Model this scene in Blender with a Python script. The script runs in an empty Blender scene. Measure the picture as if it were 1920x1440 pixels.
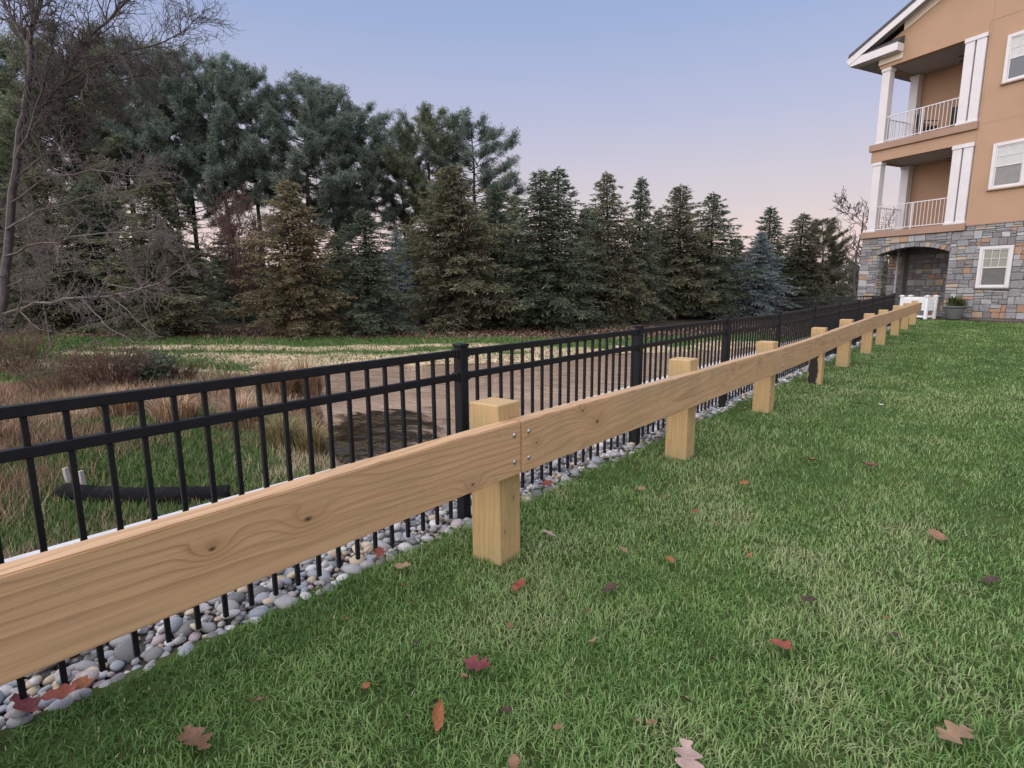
import bpy, bmesh, math, random
import numpy as np
from mathutils import Vector, Matrix

sc = bpy.context.scene
COL = sc.collection
R = math.radians

# ------------------------------------------------------------------ camera
CAM = np.array([1.82718, 0.32696, 1.44459])
FPX = 1043.49
FW = np.array([-0.63588, 0.75328, -0.16803])
RT = np.array([0.76477, 0.64428, -0.00584])
UP = np.array([-0.10385, 0.13222, 0.98577])
cd = bpy.data.cameras.new('camera')
cam = bpy.data.objects.new('camera', cd)
COL.objects.link(cam)
cd.sensor_fit = 'HORIZONTAL'
cd.sensor_width = 36.0
cd.lens = FPX / 1920 * 36.0
cd.clip_start = 0.05
cd.clip_end = 3000
m3 = Matrix(((RT[0], UP[0], -FW[0]), (RT[1], UP[1], -FW[1]), (RT[2], UP[2], -FW[2])))
cam.matrix_world = Matrix.Translation(Vector(CAM)) @ m3.to_4x4()
sc.camera = cam

# ------------------------------------------------------------------ sky (dusk, facing away from the set sun)
def lin(r, g, b):
    def f(c):
        c /= 255.0
        return c / 12.92 if c <= 0.04045 else ((c + 0.055) / 1.055) ** 2.4
    return (f(r), f(g), f(b), 1.0)

SUN_AZ = (-0.12, -0.99)      # the afterglow stands behind the camera, along the fence
SUN_EL = 48.0
w = bpy.data.worlds.new('World')
sc.world = w
w.use_nodes = True
nt = w.node_tree
bg = nt.nodes['Background']
sky = nt.nodes.new('ShaderNodeTexSky')
sky.sky_type = 'NISHITA'
sky.sun_disc = False
sky.sun_elevation = R(3.0)
sky.sun_rotation = math.atan2(SUN_AZ[0], SUN_AZ[1])
sky.air_density = 1.0
sky.dust_density = 1.5
sky.ozone_density = 3.0
sm = nt.nodes.new('ShaderNodeMix'); sm.data_type = 'RGBA'; sm.blend_type = 'MULTIPLY'
sm.inputs[0].default_value = 1.0
nt.links.new(sky.outputs[0], sm.inputs[6])
sm.inputs[7].default_value = (0.3, 0.3, 0.3, 1)
tc = nt.nodes.new('ShaderNodeTexCoord')
sx = nt.nodes.new('ShaderNodeSeparateXYZ')
nt.links.new(tc.outputs['Generated'], sx.inputs[0])
rp = nt.nodes.new('ShaderNodeValToRGB')
nt.links.new(sx.outputs[2], rp.inputs[0])
el = rp.color_ramp.elements
el[0].position = 0.0; el[0].color = lin(244, 214, 212)
el[1].position = 1.0; el[1].color = lin(112, 138, 200)
for z, c in ((0.055, (249, 219, 212)), (0.13, (225, 211, 213)), (0.27, (191, 194, 220)), (0.40, (162, 179, 218)), (0.65, (140, 162, 214))):
    e = el.new(z); e.color = lin(*c)
mx = nt.nodes.new('ShaderNodeMix'); mx.data_type = 'RGBA'
mx.inputs[0].default_value = 0.9
nt.links.new(sm.outputs[2], mx.inputs[6])
nt.links.new(rp.outputs[0], mx.inputs[7])
nt.links.new(mx.outputs[2], bg.inputs[0])
bg.inputs[1].default_value = 0.87

sl = bpy.data.lights.new('sun', 'SUN')
sl.energy = 4.6
sl.angle = R(124)
sl.color = (1.0, 0.93, 0.86)
so = bpy.data.objects.new('sun', sl)
COL.objects.link(so)
dv = -Vector((SUN_AZ[0] * math.cos(R(SUN_EL)), SUN_AZ[1] * math.cos(R(SUN_EL)), math.sin(R(SUN_EL))))
so.rotation_euler = dv.to_track_quat('-Z', 'Y').to_euler()

sc.view_settings.view_transform = 'Standard'
sc.view_settings.look = 'None'
sc.view_settings.exposure = 0.25
sc.view_settings.gamma = 1.0
sc.view_settings.use_curve_mapping = False
sc.cycles.max_bounces = 6
sc.cycles.diffuse_bounces = 4

# ------------------------------------------------------------------ helpers
rng = np.random.default_rng(7)
random.seed(7)

def at(px, py, depth):
    """world point seen at photo pixel (1920x1440) at a distance along the lens axis"""
    return CAM + depth * (FW + (px - 960) / FPX * RT + (720 - py) / FPX * UP)

def on_z(px, py, z):
    d = FW + (px - 960) / FPX * RT + (720 - py) / FPX * UP
    return CAM + d * ((z - CAM[2]) / d[2])

def prop(o, label=None, cat=None, group=None, kind=None):
    if label: o['label'] = label
    if cat: o['category'] = cat
    if group: o['group'] = group
    if kind: o['kind'] = kind
    return o

def link(name, me, parent=None, loc=None, rot=None, scale=None):
    o = bpy.data.objects.new(name, me)
    COL.objects.link(o)
    if parent is not None: o.parent = parent
    if loc is not None: o.location = loc
    if rot is not None: o.rotation_euler = rot
    if scale is not None: o.scale = scale
    return o

def empty(name, loc=(0, 0, 0), rz=0.0):
    o = bpy.data.objects.new(name, None)
    COL.objects.link(o)
    o.location = loc
    o.rotation_euler = (0, 0, rz)
    o.empty_display_size = 0.2
    return o

def smooth(me, on=True):
    me.polygons.foreach_set('use_smooth', [on] * len(me.polygons))

def np_mesh(name, V, F, mat=None, attrs=None, sm=False):
    """V (n,3) array, F (m,k) int array of tris or quads; attrs name -> per-vertex float array"""
    me = bpy.data.meshes.new(name)
    V = np.ascontiguousarray(V, dtype=np.float32)
    F = np.ascontiguousarray(F, dtype=np.int32)
    n, k = F.shape
    me.vertices.add(len(V))
    me.vertices.foreach_set('co', V.ravel())
    me.loops.add(n * k)
    me.loops.foreach_set('vertex_index', F.ravel())
    me.polygons.add(n)
    me.polygons.foreach_set('loop_start', np.arange(0, n * k, k, dtype=np.int32))
    me.polygons.foreach_set('loop_total', np.full(n, k, dtype=np.int32))
    if sm: me.polygons.foreach_set('use_smooth', np.ones(n, dtype=bool))
    if attrs:
        for an, av in attrs.items():
            av = np.asarray(av, dtype=np.float32)
            if av.ndim == 1:
                a = me.attributes.new(an, 'FLOAT', 'POINT')
                a.data.foreach_set('value', av)
            else:
                a = me.attributes.new(an, 'FLOAT_COLOR', 'POINT')
                a.data.foreach_set('color', np.concatenate([av, np.ones((len(av), 1), np.float32)], 1).ravel())
    me.update(calc_edges=True)
    if mat: me.materials.append(mat)
    return me

class MB:
    """collects boxes, prisms and tubes into one mesh"""
    def __init__(s):
        s.v = []; s.f = []
    def add(s, vs, fs):
        b = len(s.v)
        s.v += [tuple(map(float, v)) for v in vs]
        s.f += [tuple(i + b for i in f) for f in fs]
        return s
    def box(s, x0, x1, y0, y1, z0, z1):
        return s.add([(x0, y0, z0), (x1, y0, z0), (x1, y1, z0), (x0, y1, z0), (x0, y0, z1), (x1, y0, z1), (x1, y1, z1), (x0, y1, z1)],
                     [(3, 2, 1, 0), (4, 5, 6, 7), (0, 1, 5, 4), (1, 2, 6, 5), (2, 3, 7, 6), (3, 0, 4, 7)])
    def prism(s, pts, y0, y1):
        """polygon given in x,z, extruded along y"""
        n = len(pts)
        vs = [(x, y0, z) for x, z in pts] + [(x, y1, z) for x, z in pts]
        fs = [tuple(range(n)), tuple(range(2 * n - 1, n - 1, -1))]
        fs += [(i, i + n, (i + 1) % n + n, (i + 1) % n) for i in range(n)]
        return s.add(vs, fs)
    def tube(s, pts, rad, n=8, cap=True):
        pts = [Vector(p) for p in pts]
        if not hasattr(rad, '__len__'): rad = [rad] * len(pts)
        rings = []
        for i, p in enumerate(pts):
            d = (pts[min(i + 1, len(pts) - 1)] - pts[max(i - 1, 0)]).normalized()
            a = d.cross(Vector((0, 0, 1))) if abs(d.z) < 0.9 else d.cross(Vector((1, 0, 0)))
            a.normalize(); b = d.cross(a)
            rings.append([p + rad[i] * (math.cos(2 * math.pi * k / n) * a + math.sin(2 * math.pi * k / n) * b) for k in range(n)])
        vs = [v for r in rings for v in r]
        fs = []
        for i in range(len(rings) - 1):
            for k in range(n):
                fs.append((i * n + k, i * n + (k + 1) % n, (i + 1) * n + (k + 1) % n, (i + 1) * n + k))
        if cap:
            fs.append(tuple(range(n - 1, -1, -1)))
            fs.append(tuple(range((len(rings) - 1) * n, len(rings) * n)))
        return s.add(vs, fs)
    def lathe(s, prof, n=20, c=(0, 0)):
        vs = []; fs = []
        for r, z in prof:
            for k in range(n):
                a = 2 * math.pi * k / n
                vs.append((c[0] + r * math.cos(a), c[1] + r * math.sin(a), z))
        for i in range(len(prof) - 1):
            for k in range(n):
                fs.append((i * n + k, i * n + (k + 1) % n, (i + 1) * n + (k + 1) % n, (i + 1) * n + k))
        fs.append(tuple(range(n - 1, -1, -1)))
        fs.append(tuple(range((len(prof) - 1) * n, len(prof) * n)))
        return s.add(vs, fs)
    def mesh(s, name, mat=None, bevel=0.0, seg=1, sm=False):
        me = bpy.data.meshes.new(name)
        me.from_pydata(s.v, [], s.f)
        bm = bmesh.new(); bm.from_mesh(me)
        bmesh.ops.recalc_face_normals(bm, faces=bm.faces)
        if bevel:
            bmesh.ops.bevel(bm, geom=[e for e in bm.edges if len(e.link_faces) == 2 and e.calc_face_angle(0) > 0.5], offset=bevel, segments=seg, affect='EDGES', profile=0.5)
        bm.to_mesh(me); bm.free()
        if mat: me.materials.append(mat)
        if sm: smooth(me)
        return me
    def build(s, name, mat, parent=None, bevel=0.0, seg=1, sm=False, loc=None, rot=None):
        return link(name, s.mesh(name, mat, bevel, seg, sm), parent, loc, rot)

def vnoise(x, y, seed=0):
    """smooth value noise on arrays, 0..1"""
    x = np.asarray(x, float); y = np.asarray(y, float)
    xi = np.floor(x).astype(np.int64); yi = np.floor(y).astype(np.int64)
    fx = x - xi; fy = y - yi
    fx = fx * fx * (3 - 2 * fx); fy = fy * fy * (3 - 2 * fy)
    def h(a, b):
        n = (a * 374761393 + b * 668265263 + seed * 974634777) & 0x7fffffff
        n = ((n ^ (n >> 13)) * 1274126177) & 0x7fffffff
        n = n ^ (n >> 16)
        return (n & 0xffff) / 65535.0
    return (h(xi, yi) * (1 - fx) + h(xi + 1, yi) * fx) * (1 - fy) + (h(xi, yi + 1) * (1 - fx) + h(xi + 1, yi + 1) * fx) * fy

def fbm(x, y, seed=0, oct=4):
    v = 0; a = 0.5; t = 0
    for o in range(oct):
        v = v + a * vnoise(x * 2 ** o, y * 2 ** o, seed + o * 17); t += a; a *= 0.5
    return v / t

# ------------------------------------------------------------------ materials
def new_mat(name):
    m = bpy.data.materials.new(name)
    m.use_nodes = True
    return m, m.node_tree, m.node_tree.nodes['Principled BSDF']

def N(nt, typ, **kw):
    n = nt.nodes.new(typ)
    for k, v in kw.items(): setattr(n, k, v)
    return n

def math_n(nt, op, a, b=None, c=None, clamp=False):
    n = nt.nodes.new('ShaderNodeMath'); n.operation = op; n.use_clamp = clamp
    for i, v in enumerate((a, b, c)):
        if v is None: continue
        if isinstance(v, (int, float)): n.inputs[i].default_value = v
        else: nt.links.new(v, n.inputs[i])
    return n.outputs[0]

def ramp_n(nt, fac, stops):
    n = nt.nodes.new('ShaderNodeValToRGB')
    e = n.color_ramp.elements
    e[0].position, e[0].color = stops[0][0], (*stops[0][1], 1)
    e[1].position, e[1].color = stops[-1][0], (*stops[-1][1], 1)
    for p_, c_ in stops[1:-1]:
        q = e.new(p_); q.color = (*c_, 1)
    nt.links.new(fac, n.inputs[0])
    return n.outputs[0]

def mix_n(nt, fac, a, b, blend='MIX'):
    n = nt.nodes.new('ShaderNodeMix'); n.data_type = 'RGBA'; n.blend_type = blend
    for i, v in ((0, fac), (6, a), (7, b)):
        if isinstance(v, (int, float)): n.inputs[i].default_value = v
        elif isinstance(v, tuple): n.inputs[i].default_value = (*v, 1) if len(v) == 3 else v
        else: nt.links.new(v, n.inputs[i])
    return n.outputs[2]

def noise_mat(name, cols, scale=6.0, rough=0.85, bump=0.0, bscale=None, spec=0.3, detail=6.0, rand=0.0, coords='Object', stretch=None, metal=0.0):
    """colour from noise through a ramp, optional per-object shift and fine relief"""
    m, t, b = new_mat(name)
    tcn = N(t, 'ShaderNodeTexCoord')
    vec = tcn.outputs[coords]
    if stretch:
        mp = N(t, 'ShaderNodeMapping'); mp.inputs['Scale'].default_value = stretch
        t.links.new(vec, mp.inputs[0]); vec = mp.outputs[0]
    oi = N(t, 'ShaderNodeObjectInfo')
    nz = N(t, 'ShaderNodeTexNoise', noise_dimensions='4D')
    nz.inputs['Scale'].default_value = scale; nz.inputs['Detail'].default_value = detail; nz.inputs['Roughness'].default_value = 0.6
    t.links.new(vec, nz.inputs['Vector'])
    t.links.new(math_n(t, 'MULTIPLY', oi.outputs['Random'], 37.0), nz.inputs['W'])
    fac = nz.outputs[0]
    if rand:
        fac = math_n(t, 'ADD', fac, math_n(t, 'MULTIPLY', math_n(t, 'SUBTRACT', oi.outputs['Random'], 0.5), rand))
    n = len(cols)
    c = ramp_n(t, fac, [(0.3 + 0.4 * i / max(1, n - 1), cols[i]) for i in range(n)])
    t.links.new(c, b.inputs['Base Color'])
    b.inputs['Roughness'].default_value = rough
    b.inputs['Specular IOR Level'].default_value = spec
    b.inputs['Metallic'].default_value = metal
    if bump:
        n2 = N(t, 'ShaderNodeTexNoise')
        n2.inputs['Scale'].default_value = bscale or scale * 4; n2.inputs['Detail'].default_value = 6
        t.links.new(vec, n2.inputs['Vector'])
        bp = N(t, 'ShaderNodeBump'); bp.inputs['Strength'].default_value = bump; bp.inputs['Distance'].default_value = 0.02
        t.links.new(n2.outputs[0], bp.inputs['Height'])
        t.links.new(bp.outputs[0], b.inputs['Normal'])
    return m

def blade_mat(name, stops, rough=0.6, spec=0.25, trans=0.0):
    """foliage: colour chosen per blade by the 'tone' attribute"""
    m, t, b = new_mat(name)
    a = N(t, 'ShaderNodeAttribute'); a.attribute_name = 'tone'
    t.links.new(ramp_n(t, a.outputs['Fac'], stops), b.inputs['Base Color'])
    b.inputs['Roughness'].default_value = rough
    b.inputs['Specular IOR Level'].default_value = spec
    if trans:
        tr = N(t, 'ShaderNodeBsdfTranslucent')
        t.links.new(b.inputs['Base Color'].links[0].from_socket, tr.inputs[0])
        mxs = N(t, 'ShaderNodeMixShader'); mxs.inputs[0].default_value = trans
        t.links.new(b.outputs[0], mxs.inputs[1]); t.links.new(tr.outputs[0], mxs.inputs[2])
        t.links.new(mxs.outputs[0], t.nodes['Material Output'].inputs[0])
    return m

def wood_mat(name, axis, light, dark, knots=(), freq=75.0, pith=(0.16, 0.02), slope=0.05, stain=None, tint=None):
    """plain-sawn timber: growth rings round a slightly tilted pith; knots push the rings aside"""
    m, t, b = new_mat(name)
    tcn = N(t, 'ShaderNodeTexCoord'); oi = N(t, 'ShaderNodeObjectInfo')
    sp = N(t, 'ShaderNodeSeparateXYZ'); t.links.new(tcn.outputs['Object'], sp.inputs[0])
    rnd = oi.outputs['Random']
    if axis == 'Y': A, Bc, L = sp.outputs[0], sp.outputs[2], sp.outputs[1]
    else: A, Bc, L = sp.outputs[0], sp.outputs[1], sp.outputs[2]
    def slow(seed, amp, sc_l=0.9):
        cb = N(t, 'ShaderNodeCombineXYZ')
        t.links.new(math_n(t, 'MULTIPLY', L, sc_l), cb.inputs[0])
        t.links.new(math_n(t, 'MULTIPLY', Bc, 4.0), cb.inputs[1])
        t.links.new(math_n(t, 'ADD', math_n(t, 'MULTIPLY', rnd, 53.0), seed), cb.inputs[2])
        nz = N(t, 'ShaderNodeTexNoise'); nz.inputs['Scale'].default_value = 1.0; nz.inputs['Detail'].default_value = 2.5
        t.links.new(cb.outputs[0], nz.inputs[0])
        return math_n(t, 'MULTIPLY', math_n(t, 'SUBTRACT', nz.outputs[0], 0.5), amp)
    a = math_n(t, 'ADD', math_n(t, 'ADD', A, pith[0]), slow(1.3, 0.05))
    off = math_n(t, 'ADD', math_n(t, 'MULTIPLY', math_n(t, 'SUBTRACT', rnd, 0.5), 0.10), pith[1])
    c = math_n(t, 'ADD', math_n(t, 'ADD', Bc, off), math_n(t, 'ADD', slow(7.7, 0.12), math_n(t, 'MULTIPLY', L, slope)))
    rr = math_n(t, 'SQRT', math_n(t, 'ADD', math_n(t, 'MULTIPLY', a, a), math_n(t, 'MULTIPLY', c, c)))
    spot = None; halo = None
    for (kl, kb, size) in knots:
        dl = math_n(t, 'MULTIPLY', math_n(t, 'SUBTRACT', L, kl), 0.55)
        db = math_n(t, 'SUBTRACT', Bc, kb)
        d2 = math_n(t, 'ADD', math_n(t, 'MULTIPLY', dl, dl), math_n(t, 'MULTIPLY', db, db))
        g = math_n(t, 'POWER', 2.718, math_n(t, 'MULTIPLY', d2, -1.0 / (size * 1.7) ** 2))
        rr = math_n(t, 'ADD', rr, math_n(t, 'MULTIPLY', g, 0.045))
        d = math_n(t, 'SQRT', d2)
        s_ = math_n(t, 'SUBTRACT', 1.0, math_n(t, 'MULTIPLY', d, 1.0 / (size * 0.42)), clamp=True)
        spot = s_ if spot is None else math_n(t, 'MAXIMUM', spot, s_)
        halo = g if halo is None else math_n(t, 'MAXIMUM', halo, g)
    fine = N(t, 'ShaderNodeTexNoise'); fine.inputs['Scale'].default_value = 1.0; fine.inputs['Detail'].default_value = 4
    mp = N(t, 'ShaderNodeMapping')
    mp.inputs['Scale'].default_value = (90, 2.2, 90) if axis == 'Y' else (90, 90, 2.2)
    t.links.new(tcn.outputs['Object'], mp.inputs[0]); t.links.new(mp.outputs[0], fine.inputs[0])
    rr = math_n(t, 'ADD', rr, math_n(t, 'MULTIPLY', fine.outputs[0], 0.004))
    fr = math_n(t, 'FRACT', math_n(t, 'MULTIPLY', rr, freq))
    ringv = ramp_n(t, fr, [(0.0, (0, 0, 0)), (0.55, (0.10, 0.10, 0.10)), (0.90, (1, 1, 1)), (0.955, (0.8, 0.8, 0.8)), (1.0, (0, 0, 0))])
    big = N(t, 'ShaderNodeTexNoise'); big.inputs['Scale'].default_value = 1.6; big.inputs['Detail'].default_value = 3
    t.links.new(tcn.outputs['Object'], big.inputs[0])
    amt = math_n(t, 'MULTIPLY', ramp_n(t, big.outputs[0], [(0.3, (0.18, 0.18, 0.18)), (0.7, (1, 1, 1))]), 0.78)
    col = mix_n(t, math_n(t, 'MULTIPLY', ringv, amt), light, dark)
    col = mix_n(t, math_n(t, 'MULTIPLY', math_n(t, 'SUBTRACT', fine.outputs[0], 0.42, clamp=True), 2.2), col, tuple(x * 0.66 for x in light))
    if tint:
        tz = N(t, 'ShaderNodeTexNoise'); tz.inputs['Scale'].default_value = 3.2; tz.inputs['Detail'].default_value = 3
        t.links.new(tcn.outputs['Object'], tz.inputs[0])
        tf = ramp_n(t, tz.outputs[0], [(0.45, (0, 0, 0)), (0.7, (0.6, 0.6, 0.6))])
        col = mix_n(t, tf, col, tint)
    if halo is not None:
        col = mix_n(t, math_n(t, 'MULTIPLY', halo, 0.35), col, dark)
        col = mix_n(t, math_n(t, 'MULTIPLY', spot, 1.3, clamp=True), col, (0.07, 0.035, 0.016))
    ck = N(t, 'ShaderNodeTexNoise'); ck.inputs['Scale'].default_value = 1.0; ck.inputs['Detail'].default_value = 2
    mk = N(t, 'ShaderNodeMapping'); mk.inputs['Scale'].default_value = (26, 0.9, 26) if axis == 'Y' else (26, 26, 0.9)
    t.links.new(tcn.outputs['Object'], mk.inputs[0]); t.links.new(mk.outputs[0], ck.inputs[0])
    crack = ramp_n(t, math_n(t, 'ABSOLUTE', math_n(t, 'SUBTRACT', ck.outputs[0], 0.5)), [(0.0, (1, 1, 1)), (0.010 if axis == 'Y' else 0.014, (0, 0, 0))])
    gate = ramp_n(t, big.outputs[0], [(0.52, (0, 0, 0)), (0.60, (0.8, 0.8, 0.8))]) if axis != 'Y' else ramp_n(t, big.outputs[0], [(0.60, (0, 0, 0)), (0.66, (0.35, 0.35, 0.35))])
    col = mix_n(t, math_n(t, 'MULTIPLY', crack, gate), col, (0.10, 0.055, 0.028))
    gr = N(t, 'ShaderNodeTexNoise'); gr.inputs['Scale'].default_value = 4.5; gr.inputs['Detail'].default_value = 6; gr.inputs['Roughness'].default_value = 0.7
    t.links.new(tcn.outputs['Object'], gr.inputs[0])
    col = mix_n(t, ramp_n(t, gr.outputs[0], [(0.56, (0, 0, 0)), (0.78, (0.45, 0.45, 0.45))]), col, (0.20, 0.165, 0.12))
    if stain:
        col = stain(t, tcn, col)
    t.links.new(col, b.inputs['Base Color'])
    b.inputs['Roughness'].default_value = 0.55
    b.inputs['Specular IOR Level'].default_value = 0.45
    bp = N(t, 'ShaderNodeBump'); bp.inputs['Strength'].default_value = 0.25; bp.inputs['Distance'].default_value = 0.004
    t.links.new(math_n(t, 'ADD', fine.outputs[0], math_n(t, 'MULTIPLY', ringv, 0.3)), bp.inputs['Height'])
    t.links.new(bp.outputs[0], b.inputs['Normal'])
    return m

# ------------------------------------------------------------------ terrain
POND = np.array([(-2.4, 3.3), (-4.5, 4.25), (-5.3, 4.65), (-6.4, 5.3), (-7.8, 5.9), (-9.6, 7.0), (-11.5, 7.4), (-12.6, 8.2),
                 (-12.4, 9.4), (-10.0, 12.0), (-8.7, 13.9), (-8.1, 16.0), (-7.1, 17.9), (-5.6, 20.0), (-4.6, 22.0), (-2.4, 22.6)])
WATER_Z = -0.8

def pond_sd(x, y):
    x = np.asarray(x, float); y = np.asarray(y, float)
    best = np.full(x.shape, 1e9); ins = np.zeros(x.shape, bool)
    n = len(POND)
    for i in range(n):
        ax, ay = POND[i]; bx, by = POND[(i + 1) % n]
        dx, dy = bx - ax, by - ay
        t = np.clip(((x - ax) * dx + (y - ay) * dy) / (dx * dx + dy * dy), 0, 1)
        best = np.minimum(best, np.hypot(x - ax - t * dx, y - ay - t * dy))
        cr = ((ay > y) != (by > y))
        xi = ax + (y - ay) * dx / (dy if abs(dy) > 1e-9 else 1e-9)
        ins ^= cr & (x < xi)
    return np.where(ins, -best, best)

LY = [-60, 0, 2.5, 5, 7.3, 10, 12, 14.7, 16.9, 19.7, 22.3, 24.8, 30, 60]
LZ = [0, 0.0, 0.01, 0.0, -0.007, -0.03, 0.0, 0.015, 0.03, 0.085, 0.115, 0.13, 0.15, 0.15]
def grass_edge(y):
    return np.interp(y, [-1, 0.5, 1.7, 2.6, 4.0], [-0.565, -0.555, -0.525, -0.485, -0.47]) - 0.02 * np.sin(y * 5.1) * np.sin(y * 1.7 + 1)
def lawn_z(y):
    return np.interp(y, LY, LZ)

def ground_z(x, y):
    """height of the low ground on the pond side"""
    x = np.asarray(x, float); y = np.asarray(y, float)
    d = pond_sd(x, y)
    r = np.hypot(x - CAM[0], y - CAM[1])
    out = WATER_Z + 0.015 + 0.46 * (1 - np.exp(-np.maximum(d, 0) / 3.6)) + 0.10 * (fbm(x * 0.35, y * 0.35, 3) - 0.5) * np.clip(d, 0, 1) + 0.16 * (fbm(x * 1.1, y * 1.1, 71) - 0.5) * np.exp(-np.maximum(d, 0) / 0.9)
    out = out + 0.010 * np.clip(r - 26, 0, 60)
    inn = WATER_Z + 0.015 - 0.5 * (1 - np.exp(np.minimum(d, 0) / 0.9)) + 0.16 * (fbm(x * 1.1, y * 1.1, 71) - 0.5) * np.exp(np.minimum(d, 0) / 0.5)
    z = np.where(d > 0, out, inn)
    return np.where(r > 70, np.maximum(z, -0.2), z)

def G(x, y):
    return float(ground_z(np.array([x]), np.array([y]))[0])

# colour attribute material for the big ground sheet
def ground_material():
    m, t, b = new_mat('ground_soil')
    a = N(t, 'ShaderNodeAttribute'); a.attribute_name = 'soil'
    tcn = N(t, 'ShaderNodeTexCoord')
    nz = N(t, 'ShaderNodeTexNoise'); nz.inputs['Scale'].default_value = 9.0; nz.inputs['Detail'].default_value = 8; nz.inputs['Roughness'].default_value = 0.7
    t.links.new(tcn.outputs['Object'], nz.inputs[0])
    v = ramp_n(t, nz.outputs[0], [(0.25, (0.55, 0.55, 0.55)), (0.75, (1.35, 1.35, 1.35))])
    t.links.new(mix_n(t, 1.0, a.outputs['Color'], v, 'MULTIPLY'), b.inputs['Base Color'])
    b.inputs['Roughness'].default_value = 0.95
    b.inputs['Specular IOR Level'].default_value = 0.1
    bp = N(t, 'ShaderNodeBump'); bp.inputs['Strength'].default_value = 0.6; bp.inputs['Distance'].default_value = 0.05
    t.links.new(nz.outputs[0], bp.inputs['Height']); t.links.new(bp.outputs[0], b.inputs['Normal'])
    return m

C_MEADOW = np.array((0.26, 0.185, 0.125)); C_GREEN = np.array((0.07, 0.13, 0.035)); C_STRAW = np.array((0.60, 0.47, 0.31))
C_LITTER = np.array((0.045, 0.036, 0.026)); C_MUD = np.array((0.16, 0.11, 0.075)); C_OLIVE = np.array((0.10, 0.10, 0.045))

def cover(x, y):
    """weights of straw / green / litter / meadow at a place on the pond side"""
    d = pond_sd(x, y)
    hf = np.hypot(FW[0], FW[1])
    dep = ((x - CAM[0]) * FW[0] + (y - CAM[1]) * FW[1]) / hf
    lat = ((x - CAM[0]) * FW[1] - (y - CAM[1]) * FW[0]) / hf        # to the right of the lens axis
    far = np.clip((dep - 11.6 - 0.9 * np.sin(lat * 0.7)) / 1.4, 0, 1)
    n1 = fbm(x * 0.30 + 3, y * 0.30, 11); n2 = fbm(x * 1.3, y * 1.3, 5)
    dd = dep + 3.0 * (n1 - 0.5) + 1.0 * (n2 - 0.5)
    straw = np.maximum(np.exp(-((dd - 18.9) / 0.55) ** 2), np.exp(-((dd - 16.9) / 0.75) ** 2))
    straw = np.maximum(straw, 0.9 * np.exp(-((dd - 14.2) / 0.5) ** 2) * (lat < -3))
    straw = np.maximum(straw * np.clip((lat + 14.5) / 1.5, 0, 1), np.clip((1.5 + 1.5 * (n2 - 0.5) - d) / 0.5, 0, 1)) * far
    straw = np.clip(straw * 1.5 - 0.25, 0, 1) * np.clip((n2 - 0.22) * 6, 0.55, 1)
    litter = far * np.clip(np.minimum((dep - 21.6 + 1.6 * (n2 - 0.5)) / 0.9, (d - 2.6 + 1.2 * (n2 - 0.5)) / 0.8), 0, 1)
    g1 = np.exp(-(np.abs((y - 1.8) - 0.30 * (-x - 3.0)) / 1.8) ** 2) * (x > -8.5)
    green = np.maximum(far * (1 - straw) * (1 - litter), np.clip(g1 * 1.5 * (0.4 + n2) - 0.2, 0, 1) * (1 - far))
    return d, far, straw, green, litter, n2

def build_ground():
    xs = np.concatenate([[-900, -500, -300, -180, -120, -90, -70, -56, -46, -38], np.arange(-33, -2.2, 0.2), [-2.06, -2.0, -1.0, 2, 8, 16, 30, 50, 80, 130, 250, 500, 900]])
    ys = np.concatenate([[-600, -300, -120, -60, -30, -18, -12], np.arange(-8, 36, 0.2), [38, 42, 48, 56, 66, 80, 100, 130, 180, 260, 400, 700, 1100]])
    X, Y = np.meshgrid(xs, ys, indexing='ij')
    Z = ground_z(X, Y)
    Z = np.where(X > -2.03, lawn_z(Y) - 0.09, Z)
    Z = np.where((X > -2.03) & (Y > 27), 0.05, Z)
    d, far, straw, green, litter, n2 = cover(X, Y)
    cm = np.where((n2 > 0.55)[..., None], C_OLIVE * 1.3, C_MEADOW)
    col = cm * (1 - np.clip(green + straw + litter, 0, 1))[..., None] + C_GREEN * green[..., None] + C_STRAW * straw[..., None] + C_LITTER * litter[..., None]
    col = np.where((d < 0.15)[..., None], C_MUD, col)
    rr = np.hypot(X - CAM[0], Y - CAM[1])
    col = np.where((rr > 60)[..., None], C_OLIVE, col)
    nx, ny = X.shape
    idx = np.arange(nx * ny).reshape(nx, ny)
    F = np.stack([idx[:-1, :-1], idx[1:, :-1], idx[1:, 1:], idx[:-1, 1:]], -1).reshape(-1, 4)
    V = np.stack([X, Y, Z], -1).reshape(-1, 3)
    me = np_mesh('ground', V, F, ground_material(), {'soil': col.reshape(-1, 3)}, sm=True)
    prop(link('ground', me), 'low brown and green ground around the pond', kind='structure')
build_ground()

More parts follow.
